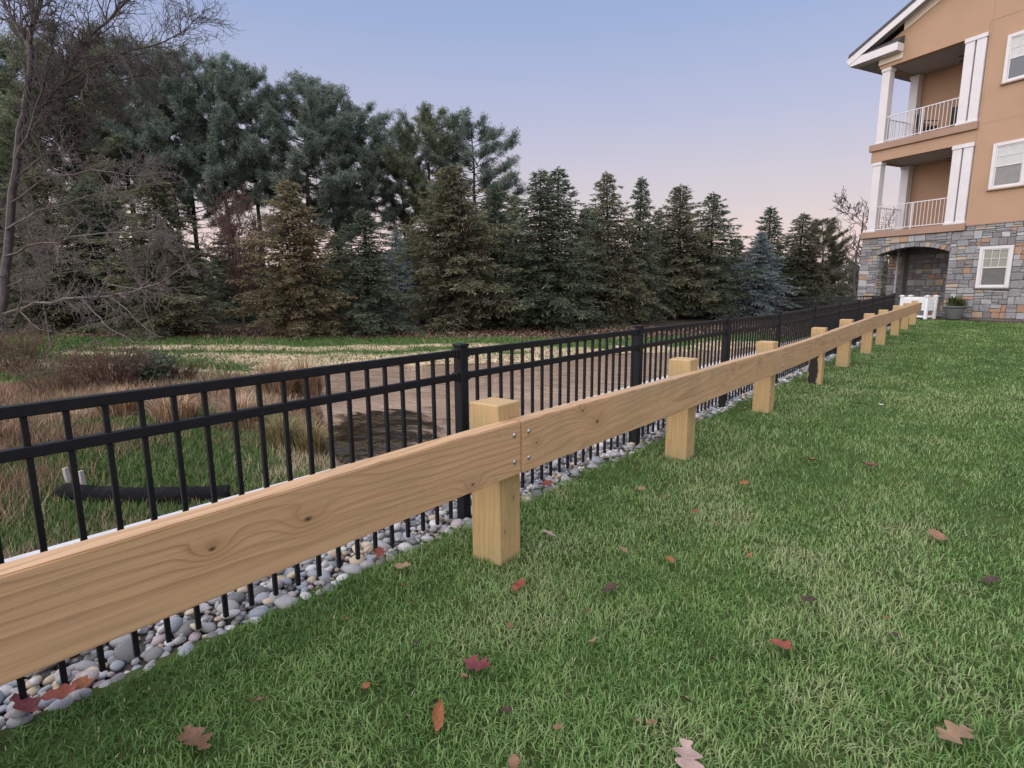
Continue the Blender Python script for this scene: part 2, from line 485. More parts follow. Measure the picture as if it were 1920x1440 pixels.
# water
def build_water():
    m, t, b = new_mat('pond_water')
    tcn = N(t, 'ShaderNodeTexCoord')
    wz = N(t, 'ShaderNodeTexNoise'); wz.inputs['Scale'].default_value = 0.7; wz.inputs['Detail'].default_value = 3
    t.links.new(tcn.outputs['Object'], wz.inputs[0])
    wv = N(t, 'ShaderNodeVectorMath', operation='MULTIPLY_ADD')
    t.links.new(wz.outputs['Color'], wv.inputs[0]); wv.inputs[1].default_value = (1.6, 1.6, 0); t.links.new(tcn.outputs['Object'], wv.inputs[2])
    mp = N(t, 'ShaderNodeMapping'); mp.inputs['Scale'].default_value = (0.75, 2.3, 1.0); mp.inputs['Rotation'].default_value = (0, 0, -0.72)
    t.links.new(wv.outputs[0], mp.inputs[0])
    nz = N(t, 'ShaderNodeTexNoise'); nz.inputs['Scale'].default_value = 1.7; nz.inputs['Detail'].default_value = 5; nz.inputs['Roughness'].default_value = 0.55
    t.links.new(mp.outputs[0], nz.inputs[0])
    nb = N(t, 'ShaderNodeTexNoise'); nb.inputs['Scale'].default_value = 0.35; nb.inputs['Detail'].default_value = 4
    t.links.new(tcn.outputs['Object'], nb.inputs[0])
    tan = ramp_n(t, nb.outputs[0], [(0.35, (0.27, 0.19, 0.143)), (0.65, (0.37, 0.27, 0.205))])
    # a dark brown patch with a wavy edge near the left corner
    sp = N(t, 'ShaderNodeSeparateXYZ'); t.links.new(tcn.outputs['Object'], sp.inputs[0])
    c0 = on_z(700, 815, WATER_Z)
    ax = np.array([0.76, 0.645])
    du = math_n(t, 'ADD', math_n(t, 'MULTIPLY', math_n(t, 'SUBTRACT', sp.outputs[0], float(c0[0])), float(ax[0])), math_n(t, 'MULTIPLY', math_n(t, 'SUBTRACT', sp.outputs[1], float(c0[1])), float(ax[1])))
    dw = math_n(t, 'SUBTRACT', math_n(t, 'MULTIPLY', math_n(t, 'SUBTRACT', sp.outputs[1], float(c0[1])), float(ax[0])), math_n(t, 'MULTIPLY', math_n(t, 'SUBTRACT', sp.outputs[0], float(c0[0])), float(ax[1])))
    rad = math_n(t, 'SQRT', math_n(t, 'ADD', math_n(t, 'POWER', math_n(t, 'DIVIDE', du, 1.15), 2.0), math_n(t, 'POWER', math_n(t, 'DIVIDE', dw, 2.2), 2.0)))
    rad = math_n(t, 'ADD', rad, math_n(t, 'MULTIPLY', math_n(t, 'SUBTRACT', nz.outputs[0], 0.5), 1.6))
    dark_patch = ramp_n(t, rad, [(0.75, (1, 1, 1)), (1.2, (0, 0, 0))])
    t.links.new(mix_n(t, dark_patch, tan, (0.022, 0.013, 0.008)), b.inputs['Base Color'])
    b.inputs['Roughness'].default_value = 0.04
    b.inputs['IOR'].default_value = 1.48
    bp = N(t, 'ShaderNodeBump'); bp.inputs['Strength'].default_value = 1.0; bp.inputs['Distance'].default_value = 0.085
    t.links.new(nz.outputs[0], bp.inputs['Height']); t.links.new(bp.outputs[0], b.inputs['Normal'])
    me = bpy.data.meshes.new('pond_water')
    c = POND.mean(0)
    pts = [tuple(c + (q - c) * 1.09) for q in POND]
    pts = [(min(x, -2.11), y) for x, y in pts]
    me.from_pydata([(x, y, WATER_Z) for x, y in pts], [], [tuple(range(len(pts)))])
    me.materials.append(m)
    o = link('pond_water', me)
    if me.polygons[0].normal.z < 0: me.flip_normals()
    prop(o, 'muddy brown rippled pond water behind the black fence', kind='structure')
build_water()

# lawn sheet
M_LAWN = noise_mat('lawn_soil', [(0.03, 0.038, 0.014), (0.05, 0.075, 0.022), (0.07, 0.085, 0.03)], scale=3.0, rough=0.95, bump=0.5, bscale=60, spec=0.1)
def build_lawn():
    xs = np.concatenate([[-0.56], np.arange(0, 10, 1.0), [14, 20, 30, 45]])
    ys = np.concatenate([[-20, -8], np.arange(-4, 31.1, 0.5)])
    X, Y = np.meshgrid(xs, ys, indexing='ij')
    Z = lawn_z(Y) - 0.012
    nx, ny = X.shape
    idx = np.arange(nx * ny).reshape(nx, ny)
    F = np.stack([idx[:-1, :-1], idx[1:, :-1], idx[1:, 1:], idx[:-1, 1:]], -1).reshape(-1, 4)
    prop(link('lawn', np_mesh('lawn', np.stack([X, Y, Z], -1).reshape(-1, 3), F, M_LAWN, sm=True)), 'mown green lawn running up to the apartment building', kind='structure')
build_lawn()

# retaining wall with pale coping beyond the fence
M_CONC = noise_mat('pale_concrete', [(0.46, 0.455, 0.47), (0.54, 0.535, 0.55)], scale=7, rough=0.9, bump=0.15, bscale=80)
M_BLOCK = noise_mat('wall_block', [(0.26, 0.25, 0.24), (0.36, 0.35, 0.33)], scale=5, rough=0.95, bump=0.4, bscale=40)
wall = empty('retaining_wall', (-2.0, 3.0, -0.8))
prop(wall, 'low retaining wall with pale coping between the stones and the pond', 'wall')
MB().box(-0.10, 0.12, -6, 22.9, -0.9, 0.715).build('wall_body', M_BLOCK, wall)
y = -6.0
while y < 22.8:
    y1 = min(y + 2.4, 22.95)
    MB().box(-0.18, 0.19, y + 0.004, y1 - 0.004, 0.72 , 0.79).build('coping', M_CONC, wall, bevel=0.008)
    y = y1

# ------------------------------------------------------------------ stone bed under the fence
M_BED = noise_mat('bed_soil', [(0.05, 0.042, 0.035), (0.10, 0.085, 0.07)], scale=14, rough=0.95, bump=0.6)
STONE_COLS = [('grey', [(0.24, 0.24, 0.25), (0.38, 0.38, 0.385)]), ('pale', [(0.42, 0.415, 0.42), (0.58, 0.575, 0.57)]), ('blue', [(0.21, 0.23, 0.26), (0.34, 0.36, 0.40)]),
              ('dark', [(0.12, 0.12, 0.125), (0.22, 0.22, 0.22)]), ('tan', [(0.36, 0.30, 0.22), (0.52, 0.44, 0.34)]), ('mauve', [(0.30, 0.25, 0.25), (0.44, 0.38, 0.38)])]
M_STONES = [noise_mat('river_stone_' + n, c, scale=18, rough=0.75, bump=0.12, bscale=60, rand=0.25) for n, c in STONE_COLS]
STONE_W = [0.27, 0.17, 0.18, 0.16, 0.13, 0.09]

def stone_shape(seed, sub=2):
    bm = bmesh.new()
    bmesh.ops.create_icosphere(bm, subdivisions=sub, radius=0.5)
    r_ = random.Random(seed)
    dirs = [Vector((r_.gauss(0, 1), r_.gauss(0, 1), r_.gauss(0, 1))).normalized() for _ in range(5)]
    cut = [r_.uniform(0.30, 0.42) for _ in range(5)]
    for v in bm.verts:
        n = v.co.normalized()
        rad = 0.5
        for d_, c_ in zip(dirs, cut):
            q = n.dot(d_)
            if q * rad > c_: rad = rad - (q * rad - c_) * 0.75
        v.co = n * rad * r_.uniform(0.985, 1.015)
    me = bpy.data.meshes.new('stone')
    bm.to_mesh(me); bm.free(); smooth(me)
    return me

def build_stones():
    me = bpy.data.meshes.new('stone_bed')
    ys = np.arange(-4, 24.6, 0.5)
    V = []
    for yy in ys:
        V += [(-0.44, yy, float(lawn_z(yy)) - 0.035), (-1.81, yy, float(lawn_z(yy)) - 0.035)]
    me.from_pydata(V, [], [(2 * i, 2 * i + 2, 2 * i + 3, 2 * i + 1) for i in range(len(ys) - 1)])
    me.materials.append(M_BED)
    if me.polygons[0].normal.z < 0: me.flip_normals()
    bed = prop(link('stone_bed', me), 'strip of rounded river stones along the foot of the black fence', kind='structure')
    r_ = random.Random(3)
    shapes = [stone_shape(s) for s in range(7)]
    var = []
    for s in shapes:
        row = []
        for mm in M_STONES:
            c = s.copy(); c.materials.append(mm); row.append(c)
        var.append(row)
    # scatter with rejection on a grid
    cell = {}
    items = []
    def ok(x, y, rad):
        ci, cj = int(x / 0.1), int(y / 0.1)
        for i in range(ci - 2, ci + 3):
            for j in range(cj - 2, cj + 3):
                for (a, b_, q) in cell.get((i, j), ()):
                    if (a - x) ** 2 + (b_ - y) ** 2 < ((q + rad) * 0.74) ** 2: return False
        return True
    tries = 0
    for lay in range(2):
        for _ in range(60000 if lay == 0 else 9000):
            y = r_.uniform(-1.2, 24.3) if r_.random() < 0.35 else r_.uniform(-0.6, 7)
            x = r_.uniform(-1.80, -0.455) if r_.random() < 0.18 else r_.uniform(-1.05, -0.455)
            edge = float(grass_edge(y)) + 0.01
            if x > edge: continue
            rad = r_.choice([0.016, 0.019, 0.022, 0.026, 0.03, 0.034, 0.04, 0.046]) * (1.0 if lay == 0 else 0.8)
            if abs(x + 0.572) < 0.05 and any(abs(y - (2.69 + 2.285 * k)) < 0.07 for k in range(-2, 11)): continue
            if lay == 0:
                if y > 9 and rad < 0.022: continue
                if not ok(x, y, rad): continue
                cell.setdefault((int(x / 0.1), int(y / 0.1)), []).append((x, y, rad))
            elif r_.random() > 0.10: continue
            items.append((x, y, rad, lay))
    def size_in_view(it):
        p_ = np.array([it[0], it[1], 0.0]) - CAM
        dep = p_ @ FW
        vis = 1.0 if it[0] > -1.0 else 0.25
        px = 960 + FPX * (p_ @ RT) / max(dep, 0.1)
        if px < -30 or dep < 0.5: vis *= 0.02
        return it[2] / max(dep, 0.1) * vis
    items.sort(key=size_in_view, reverse=True)
    VV = []; FF = []; mi = []; base = 0
    lo = [stone_shape(20 + s, 1) for s in range(4)]
    lov = [(np.array([v.co[:] for v in q.vertices]), np.array([p_.vertices[:] for p_ in q.polygons])) for q in lo]
    for k, (x, y, rad, lay) in enumerate(items):
        z = float(lawn_z(y)) - 0.03 + rad * 0.40 + (0.035 if lay else 0)
        sc_ = (rad * 2.2 * r_.uniform(0.9, 1.4), rad * 2.1, rad * 1.45 * r_.uniform(0.8, 1.1))
        rot = (r_.uniform(-0.4, 0.4), r_.uniform(-0.4, 0.4), r_.uniform(0, 6.28))
        ci = r_.choices(range(6), STONE_W)[0]
        if k < 300:
            link('stone', var[k % 7][ci], bed, (x, y, z), rot, sc_)
        else:
            v_, f_ = lov[k % 4]
            M = Matrix.LocRotScale(Vector((x, y, z)), __import__('mathutils').Euler(rot), Vector(sc_))
            Mn = np.array(M)
            VV.append(v_ @ Mn[:3, :3].T + Mn[:3, 3]); FF.append(f_ + base); base += len(v_); mi += [ci] * len(f_)
    me = np_mesh('loose_stones', np.concatenate(VV), np.concatenate(FF), None, sm=True)
    for mm in M_STONES: me.materials.append(mm)
    me.polygons.foreach_set('material_index', np.array(mi, dtype=np.int32))
    prop(link('loose_stones', me, bed), kind='stuff')
build_stones()

# ------------------------------------------------------------------ black metal fence
M_BLACK = noise_mat('black_powder_coat', [(0.006, 0.0065, 0.009), (0.011, 0.0115, 0.015)], scale=30, rough=0.5, bump=0.05, bscale=300, spec=0.22)
def build_fence(name, p0, ang, n_panels, S, zfun, label, start_k=0, pick=19):
    root = empty(name, (p0[0], p0[1], 0), ang)
    prop(root, label, 'fence')
    ca, sa = math.cos(ang), math.sin(ang)
    def zz(v):   # local y -> ground height
        return float(zfun(p0[0] - sa * v, p0[1] + ca * v))
    post_me = MB().box(-0.032, 0.032, -0.032, 0.032, -0.15, 1.095).mesh('post', M_BLACK, 0.003)
    cap_me = MB().box(-0.037, 0.037, -0.037, 0.037, 0, 0.018).mesh('cap', M_BLACK, 0.004, 2)
    brk_me = MB().box(-0.024, 0.024, -0.012, 0.012, -0.026, 0.026).mesh('bracket', M_BLACK, 0.003)
    pk_me = MB().box(-0.0095, 0.0095, -0.0095, 0.0095, 0.035, 1.05).mesh('picket', M_BLACK, 0.0015)
    for k in range(start_k, n_panels + 1):
        v = k * S
        po = link('post', post_me, root, (0, v, zz(v)))
        link('cap', cap_me, po, (0, 0, 1.0955))
        for zr in (1.057, 0.915, 0.21):
            for sgn in (-1, 1):
                if (k == start_k and sgn < 0) or (k == n_panels and sgn > 0): continue
                link('bracket', brk_me, po, (0, sgn * 0.0445, zr))
    for k in range(start_k, n_panels):
        a, b_ = k * S + 0.033, (k + 1) * S - 0.033
        za, zb = zz(k * S), zz((k + 1) * S)
        for zr, hh in ((1.057, 0.021), (0.915, 0.020), (0.21, 0.019)):
            m_ = MB()
            wd = 0.017
            m_.add([(-wd, a, za + zr - hh), (wd, a, za + zr - hh), (wd, b_, zb + zr - hh), (-wd, b_, zb + zr - hh),
                    (-wd, a, za + zr + hh), (wd, a, za + zr + hh), (wd, b_, zb + zr + hh), (-wd, b_, zb + zr + hh)],
                   [(3, 2, 1, 0), (4, 5, 6, 7), (0, 1, 5, 4), (1, 2, 6, 5), (2, 3, 7, 6), (3, 0, 4, 7)])
            m_.build('rail', M_BLACK, root, bevel=0.003)
        for j in range(pick):
            v = (k + 1) * S - 0.115 - 0.1128 * j * (S / 2.285)
            f_ = (v - k * S) / S
            link('picket', pk_me, root, (0, v, za + (zb - za) * f_))
    return root

build_fence('metal_fence', (-0.572, 2.69), 0.0, 9, 2.285, lambda x, y: lawn_z(y), 'long black metal picket fence behind the wooden guard rail', start_k=-2)
build_fence('metal_fence', (-0.64, 23.36), R(90), 2, 1.85, lambda x, y: 0.08 + (x + 0.6) * 0.03, 'short far run of black picket fence beside the stone pier', pick=15)

# ------------------------------------------------------------------ timber guard rail
LIGHT = (0.53, 0.335, 0.185); DARK = (0.27, 0.145, 0.062)
PLIGHT = (0.50, 0.335, 0.16); PDARK = (0.33, 0.20, 0.085)
rail = empty('guard_rail', (0, 2.47, 0))
prop(rail, 'new wooden guard rail of square posts and wide bolted boards on the lawn', 'guard rail')
WY = [2.466, 4.883, 7.289, 9.977, 12.164, 14.785, 16.956, 19.75, 22.2, 24.75]
WB = [0.012, 0.0, -0.007, -0.03, 0.0, 0.015, 0.03, 0.085, 0.115, 0.13]
WT = [0.862, 0.852, 0.818, 0.832, 0.861, 0.872, 0.885, 0.92, 0.935, 0.955]
WY = [0.02, -2.4] + WY; WB = [0.0, 0.0] + WB; WT = [0.86, 0.86] + WT
ROT = [0, 0, 5, 2, -1.5, 1, -2, 1.5, 0, -2, 1.5, 0]
def tar(t, tcn, col):
    sp = N(t, 'ShaderNodeSeparateXYZ'); t.links.new(tcn.outputs['Object'], sp.inputs[0])
    nz = N(t, 'ShaderNodeTexNoise'); nz.inputs['Scale'].default_value = 9; t.links.new(tcn.outputs['Object'], nz.inputs[0])
    nn = math_n(t, 'MULTIPLY', math_n(t, 'SUBTRACT', nz.outputs[0], 0.5), 0.10)
    a = math_n(t, 'SUBTRACT', 0.07, math_n(t, 'ABSOLUTE', math_n(t, 'ADD', math_n(t, 'ADD', sp.outputs[0], 0.02), nn)))
    b1 = math_n(t, 'SUBTRACT', math_n(t, 'ADD', 0.52, nn), sp.outputs[2])
    c1 = math_n(t, 'SUBTRACT', -0.02, sp.outputs[1])
    f = math_n(t, 'MULTIPLY', math_n(t, 'MULTIPLY', a, 60.0, clamp=True), math_n(t, 'MULTIPLY', math_n(t, 'MULTIPLY', b1, 40.0, clamp=True), math_n(t, 'MULTIPLY', c1, 60.0, clamp=True)))
    return mix_n(t, f, col, (0.012, 0.010, 0.009))
M_POST = wood_mat('post_timber', 'Z', PLIGHT, PDARK, knots=((0.33, 0.03, 0.02), (0.16, -0.05, 0.016), (0.62, 0.02, 0.02)), freq=58, pith=(0.05, 0.03), slope=0.02, tint=(0.36, 0.30, 0.15))
M_POST_TAR = wood_mat('post_timber_tarred', 'Z', PLIGHT, PDARK, knots=((0.3, 0.03, 0.02),), freq=58, pith=(0.05, 0.03), slope=0.02, stain=tar, tint=(0.36, 0.30, 0.15))
for k, (yy, zb, zt) in enumerate(zip(WY, WB, WT)):
    m_ = MB()
    j = [random.uniform(-0.004, 0.004) for _ in range(8)]
    h = 0.095
    m_.add([(-h + j[0], -h, -0.35), (h, -h + j[1], -0.35), (h + j[2], h, -0.35), (-h, h, -0.35),
            (-h, -h + j[3], zt - zb + j[4]), (h + j[5], -h, zt - zb + j[6]), (h, h, zt - zb), (-h, h + j[7], zt - zb)],
           [(3, 2, 1, 0), (4, 5, 6, 7), (0, 1, 5, 4), (1, 2, 6, 5), (2, 3, 7, 6), (3, 0, 4, 7)])
    m_.build('post', M_POST_TAR if k == 5 else M_POST, rail, bevel=0.007, seg=2, loc=(-0.097, yy - 2.47, zb), rot=(0, 0, R(ROT[k])))

BYK = [-6, -2.41, 2.47, 7.29, 9.98, 12.15, 14.8, 16.95, 20, 22.2, 25.4]
BZK = [0.49, 0.495, 0.503, 0.467, 0.492, 0.532, 0.558, 0.566, 0.588, 0.598, 0.615]
HB = 0.277
def board(y0, y1, mat, yc):
    n = max(2, int((y1 - y0) / 0.3))
    V = []; F = []
    for i in range(n + 1):
        yy = y0 + (y1 - y0) * i / n
        zb = float(np.interp(yy, BYK, BZK)) + 0.004 * math.sin(yy * 1.9 + y0)
        xo = 0.003 * math.sin(yy * 1.3 + y0 * 2)
        for (xx, zz) in ((0.0, 0), (0.085, 0), (0.085, HB), (0.0, HB)):
            V.append((xx + xo, yy - yc, zb + zz - 0.64))
    for i in range(n):
        for k in range(4):
            F.append((4 * i + k, 4 * i + (k + 1) % 4, 4 * i + 4 + (k + 1) % 4, 4 * i + 4 + k))
    F.append((3, 2, 1, 0)); F.append((4 * n, 4 * n + 1, 4 * n + 2, 4 * n + 3))
    m_ = MB(); m_.add(V, F)
    me = m_.mesh('board', mat)
    bm = bmesh.new(); bm.from_mesh(me)
    ed = [e for e in bm.edges if e.calc_face_angle(0) > 0.8]
    bmesh.ops.bevel(bm, geom=ed, offset=0.005, segments=2, affect='EDGES')
    bm.to_mesh(me); bm.free()
    return link('board', me, rail, (0, yc - 2.47, 0.64))
M_B1 = wood_mat('board_timber_near', 'Y', LIGHT, DARK, knots=((1.276, 0.013, 0.03), (0.955, 0.022, 0.022), (2.107, -0.095, 0.022), (-0.6, -0.03, 0.02)), freq=46, pith=(0.07, 0.02), slope=0.06)
M_B2 = wood_mat('board_timber_middle', 'Y', LIGHT, DARK, knots=((3.196 - 4.88, 0.004, 0.034), (3.03 - 4.88, 0.10, 0.022), (2.587 - 4.88, 0.003, 0.015), (5.6 - 4.88, 0.05, 0.03), (6.4 - 4.88, 0.03, 0.035), (5.35 - 4.88, -0.06, 0.012)), freq=44, pith=(0.07, 0.02), slope=-0.06, tint=(0.36, 0.27, 0.15))
M_B3 = wood_mat('board_timber_far', 'Y', tuple(c * 0.92 for c in LIGHT), DARK, knots=((0.8, 0.02, 0.03), (-1.1, -0.04, 0.03), (-2.0, 0.05, 0.02)), freq=55, pith=(0.11, -0.02), slope=0.05)
JOINTS = [-2.41, 2.467, 7.289, 12.164, 16.956, 22.2, 25.1]
bolt_me = MB().lathe([(0.013, 0.0), (0.0128, 0.003), (0.010, 0.0065), (0.005, 0.0085), (0.001, 0.009)], 12).mesh('bolt', noise_mat('galvanised', [(0.35, 0.35, 0.37), (0.55, 0.55, 0.57)], scale=40, rough=0.4, metal=0.9), sm=True)
for k in range(len(JOINTS) - 1):
    a, b_ = JOINTS[k] + 0.003, JOINTS[k + 1] - 0.003
    yc = {0: 0.0, 1: 4.88}.get(k, 0.5 * (a + b_))
    bo = board(a, b_, {0: M_B1, 1: M_B2}.get(k, M_B3), yc)
    for ye in (a + 0.048, b_ - 0.055):
        if ye < -2 or ye > 17.2: continue
        zb = float(np.interp(ye, BYK, BZK))
        for dz in (0.077, 0.218):
            link('bolt', bolt_me, bo, (0.0855 + 0.003 * math.sin(ye * 1.3 + a * 2), ye - yc, zb + dz - 0.64), (0, R(90), 0))

# ------------------------------------------------------------------ apartment building (local x along the front, y away from the lawn, z up)
def stucco_mat(name, c):
    m, t, b = new_mat(name)
    tcn = N(t, 'ShaderNodeTexCoord')
    n1 = N(t, 'ShaderNodeTexNoise'); n1.inputs['Scale'].default_value = 0.8; n1.inputs['Detail'].default_value = 5
    n2 = N(t, 'ShaderNodeTexNoise'); n2.inputs['Scale'].default_value = 140; n2.inputs['Detail'].default_value = 3
    for n_ in (n1, n2): t.links.new(tcn.outputs['Object'], n_.inputs[0])
    t.links.new(ramp_n(t, n1.outputs[0], [(0.3, tuple(x * 0.93 for x in c)), (0.7, tuple(min(1, x * 1.05) for x in c))]), b.inputs['Base Color'])
    b.inputs['Roughness'].default_value = 0.92; b.inputs['Specular IOR Level'].default_value = 0.15
    bp = N(t, 'ShaderNodeBump'); bp.inputs['Strength'].default_value = 0.25; bp.inputs['Distance'].default_value = 0.006
    t.links.new(n2.outputs[0], bp.inputs['Height']); t.links.new(bp.outputs[0], b.inputs['Normal'])
    return m
M_STUCCO = stucco_mat('tan_stucco', (0.40, 0.262, 0.180))
M_BAND = stucco_mat('taupe_band', (0.32, 0.215, 0.165))
M_TRIM = noise_mat('white_trim', [(0.58, 0.555, 0.575), (0.64, 0.615, 0.635)], scale=3, rough=0.5, spec=0.4)
M_CREAM = noise_mat('cream_trim', [(0.62, 0.52, 0.45), (0.68, 0.58, 0.50)], scale=3, rough=0.6)
M_SOFFIT = noise_mat('grey_soffit', [(0.34, 0.33, 0.34), (0.40, 0.39, 0.40)], scale=3, rough=0.7)
M_ROOF = noise_mat('roof_shingle', [(0.05, 0.05, 0.055), (0.10, 0.095, 0.10)], scale=12, rough=0.9, bump=0.5, bscale=30)
M_MORTAR = noise_mat('mortar', [(0.12, 0.118, 0.115), (0.19, 0.186, 0.182)], scale=9, rough=0.95, bump=0.3)
M_GLASS, _t, _b = new_mat('window_glass')
_b.inputs['Base Color'].default_value = (0.06, 0.07, 0.085, 1); _b.inputs['Roughness'].default_value = 0.06; _b.inputs['Specular IOR Level'].default_value = 0.7
M_BLIND = noise_mat('blind_slat', [(0.40, 0.41, 0.36), (0.48, 0.49, 0.43)], scale=5, rough=0.6)
M_BLIND_D = noise_mat('screened_blind', [(0.20, 0.205, 0.20), (0.25, 0.25, 0.24)], scale=5, rough=0.6)
M_SHADE = noise_mat('window_shade', [(0.46, 0.48, 0.47), (0.54, 0.55, 0.54)], scale=4, rough=0.7)
M_DARKM = noise_mat('dark_wicker', [(0.03, 0.022, 0.02), (0.06, 0.045, 0.04)], scale=40, rough=0.7, bump=0.3)

BLD = empty('apartment_building', (1.8444, 28.878, 0.0), R(-24.5))
prop(BLD, 'tan stucco apartment building with stone ground floor and stacked corner balconies', 'building')

ARX0, ARX1, ARZ, ARH = -4.36, -1.50, 2.86, 0.27
def arch_z(x):
    u = (x - (ARX0 + ARX1) / 2) / ((ARX1 - ARX0) / 2)
    return ARZ + ARH * (1 - u * u)
def arch_pts(n=14):
    return [(ARX0 + (ARX1 - ARX0) * i / n, arch_z(ARX0 + (ARX1 - ARX0) * i / n)) for i in range(n + 1)]

sw = MB()
sw.box(ARX1, 7.5, 0.02, 2.45, 0, 3.62)
sw.prism([(-5.14, 0), (ARX0, 0)] + arch_pts() + [(ARX1, 3.62), (-5.14, 3.62)], 0.02, 0.45)
sw.box(-1.0, 7.5, 0.021, 0.4, 3.625, 3.84)
sw.box(-5.12, -4.40, 2.1, 2.499, 0, 3.62)                       # rear corner pier
sw.box(-5.12, -4.80, 0.46, 2.09, 2.95, 3.62)                   # beam over the side opening
sw.box(-4.50, 7.48, 2.50, 9.0, 0, 3.62)                        # body behind
SW = sw.build('stone_wall', M_MORTAR, BLD)

VEN = [('slate', [(0.18, 0.18, 0.192), (0.27, 0.27, 0.285)]), ('grey', [(0.23, 0.23, 0.24), (0.34, 0.34, 0.35)]), ('plum', [(0.17, 0.15, 0.158), (0.24, 0.215, 0.222)]),
       ('rust', [(0.30, 0.185, 0.125), (0.41, 0.27, 0.19)]), ('sand', [(0.34, 0.26, 0.19), (0.46, 0.37, 0.29)]), ('pale', [(0.33, 0.33, 0.345), (0.44, 0.44, 0.45)])]
M_VEN = [noise_mat('veneer_' + n, c, scale=5, rough=0.9, bump=0.5, bscale=22, rand=0.35) for n, c in VEN]
def ven_shape(seed):
    r_ = random.Random(100 + seed)
    bm = bmesh.new(); bmesh.ops.create_cube(bm, size=1.0)
    bmesh.ops.bevel(bm, geom=[e for e in bm.edges if abs(e.verts[0].co.y - e.verts[1].co.y) < 0.1 and e.verts[0].co.y < 0] + [e for e in bm.edges if abs(e.verts[0].co.y - e.verts[1].co.y) > 0.5], offset=0.09, segments=1, affect='EDGES')
    for v in bm.verts:
        v.co.x += r_.uniform(-0.035, 0.035); v.co.z += r_.uniform(-0.05, 0.05); v.co.y += r_.uniform(-0.10, 0.10) if v.co.y < 0 else 0
    me = bpy.data.meshes.new('stone'); bm.to_mesh(me); bm.free()
    return me
VSH = [[(lambda c: (c.materials.append(mm), c)[1])(s.copy()) for mm in M_VEN] for s in [ven_shape(i) for i in range(9)]]
vr = random.Random(21)
stones = []
def lay(x0, x1, z0, z1, keep):
    """random coursed ashlar over a rectangle; keep(x0,x1,z0,z1) says whether a stone may stand there"""
    z = z0
    while z < z1 - 0.03:
        h = vr.choice([0.20, 0.24, 0.30])
        if z + h > z1 - 0.09: h = z1 - z
        x = x0
        while x < x1 - 0.02:
            wd = vr.uniform(0.20, 0.46)
            if x + wd > x1 - 0.12: wd = x1 - x
            if vr.random() < 0.42:
                sp = vr.uniform(0.38, 0.62)
                pcs = [(x, x + wd, z, z + h * sp), (x, x + wd, z + h * sp, z + h)]
            else: pcs = [(x, x + wd, z, z + h)]
            for pc in pcs:
                if keep(*pc): stones.append(pc)
            x += wd
        z += h
WIN1 = (-0.42, 0.65, 1.39, 2.96)
def keep_right(a, b_, c, d_):
    if b_ > WIN1[0] - 0.01 and a < WIN1[1] + 0.01 and d_ > WIN1[2] - 0.06 and c < WIN1[3] + 0.01: return False
    return True
lay(-1.47, WIN1[0] - 0.01, 0.22, 3.60, lambda *a: True)
lay(WIN1[0] - 0.01, WIN1[1] + 0.01, 0.22, WIN1[2] - 0.06, lambda *a: True)
lay(WIN1[0] - 0.01, WIN1[1] + 0.01, WIN1[3] + 0.01, 3.60, lambda *a: True)
lay(WIN1[1] + 0.01, 1.9, 0.22, 3.60, lambda *a: True)
lay(-0.98, 1.9, 3.61, 3.78, lambda *a: True)
lay(-5.13, ARX0, 0.12, ARZ - 0.02, lambda *a: True)
lay(-5.13, ARX1 + 0.02, ARZ - 0.02, 3.61, lambda a, b_, c, d_: c > max(arch_z(min(max(a, ARX0), ARX1)), arch_z(min(max(b_, ARX0), ARX1)), arch_z(min(max((a + b_) / 2, ARX0), ARX1))) + 0.17 or b_ < ARX0 - 0.1)
def put_stone(x0, x1, z0, z1, yf=0.0, rot=0.0, ci=None):
    if ci is None: ci = vr.choices(range(6), [0.30, 0.29, 0.16, 0.08, 0.07, 0.10])[0]
    dp = vr.uniform(0.045, 0.075)
    o = link('stone', VSH[vr.randrange(9)][ci], SW, ((x0 + x1) / 2, yf + 0.022 - dp * 0.25, (z0 + z1) / 2), (0, rot, 0), (x1 - x0 - 0.018, dp, z1 - z0 - 0.018))
    return o
n_arch = 15
for i in range(n_arch):
    u0 = ARX0 - 0.06 + (ARX1 - ARX0 + 0.12) * i / n_arch; u1 = ARX0 - 0.06 + (ARX1 - ARX0 + 0.12) * (i + 1) / n_arch
    xm = (u0 + u1) / 2
    sl_ = -2 * ARH * ((xm - (ARX0 + ARX1) / 2) / ((ARX1 - ARX0) / 2)) / ((ARX1 - ARX0) / 2)
    a_ = math.atan(sl_)
    zm = arch_z(xm) + 0.085
    put_stone(xm - 0.098, xm + 0.098, zm - 0.095, zm + 0.095, -0.012, -a_)
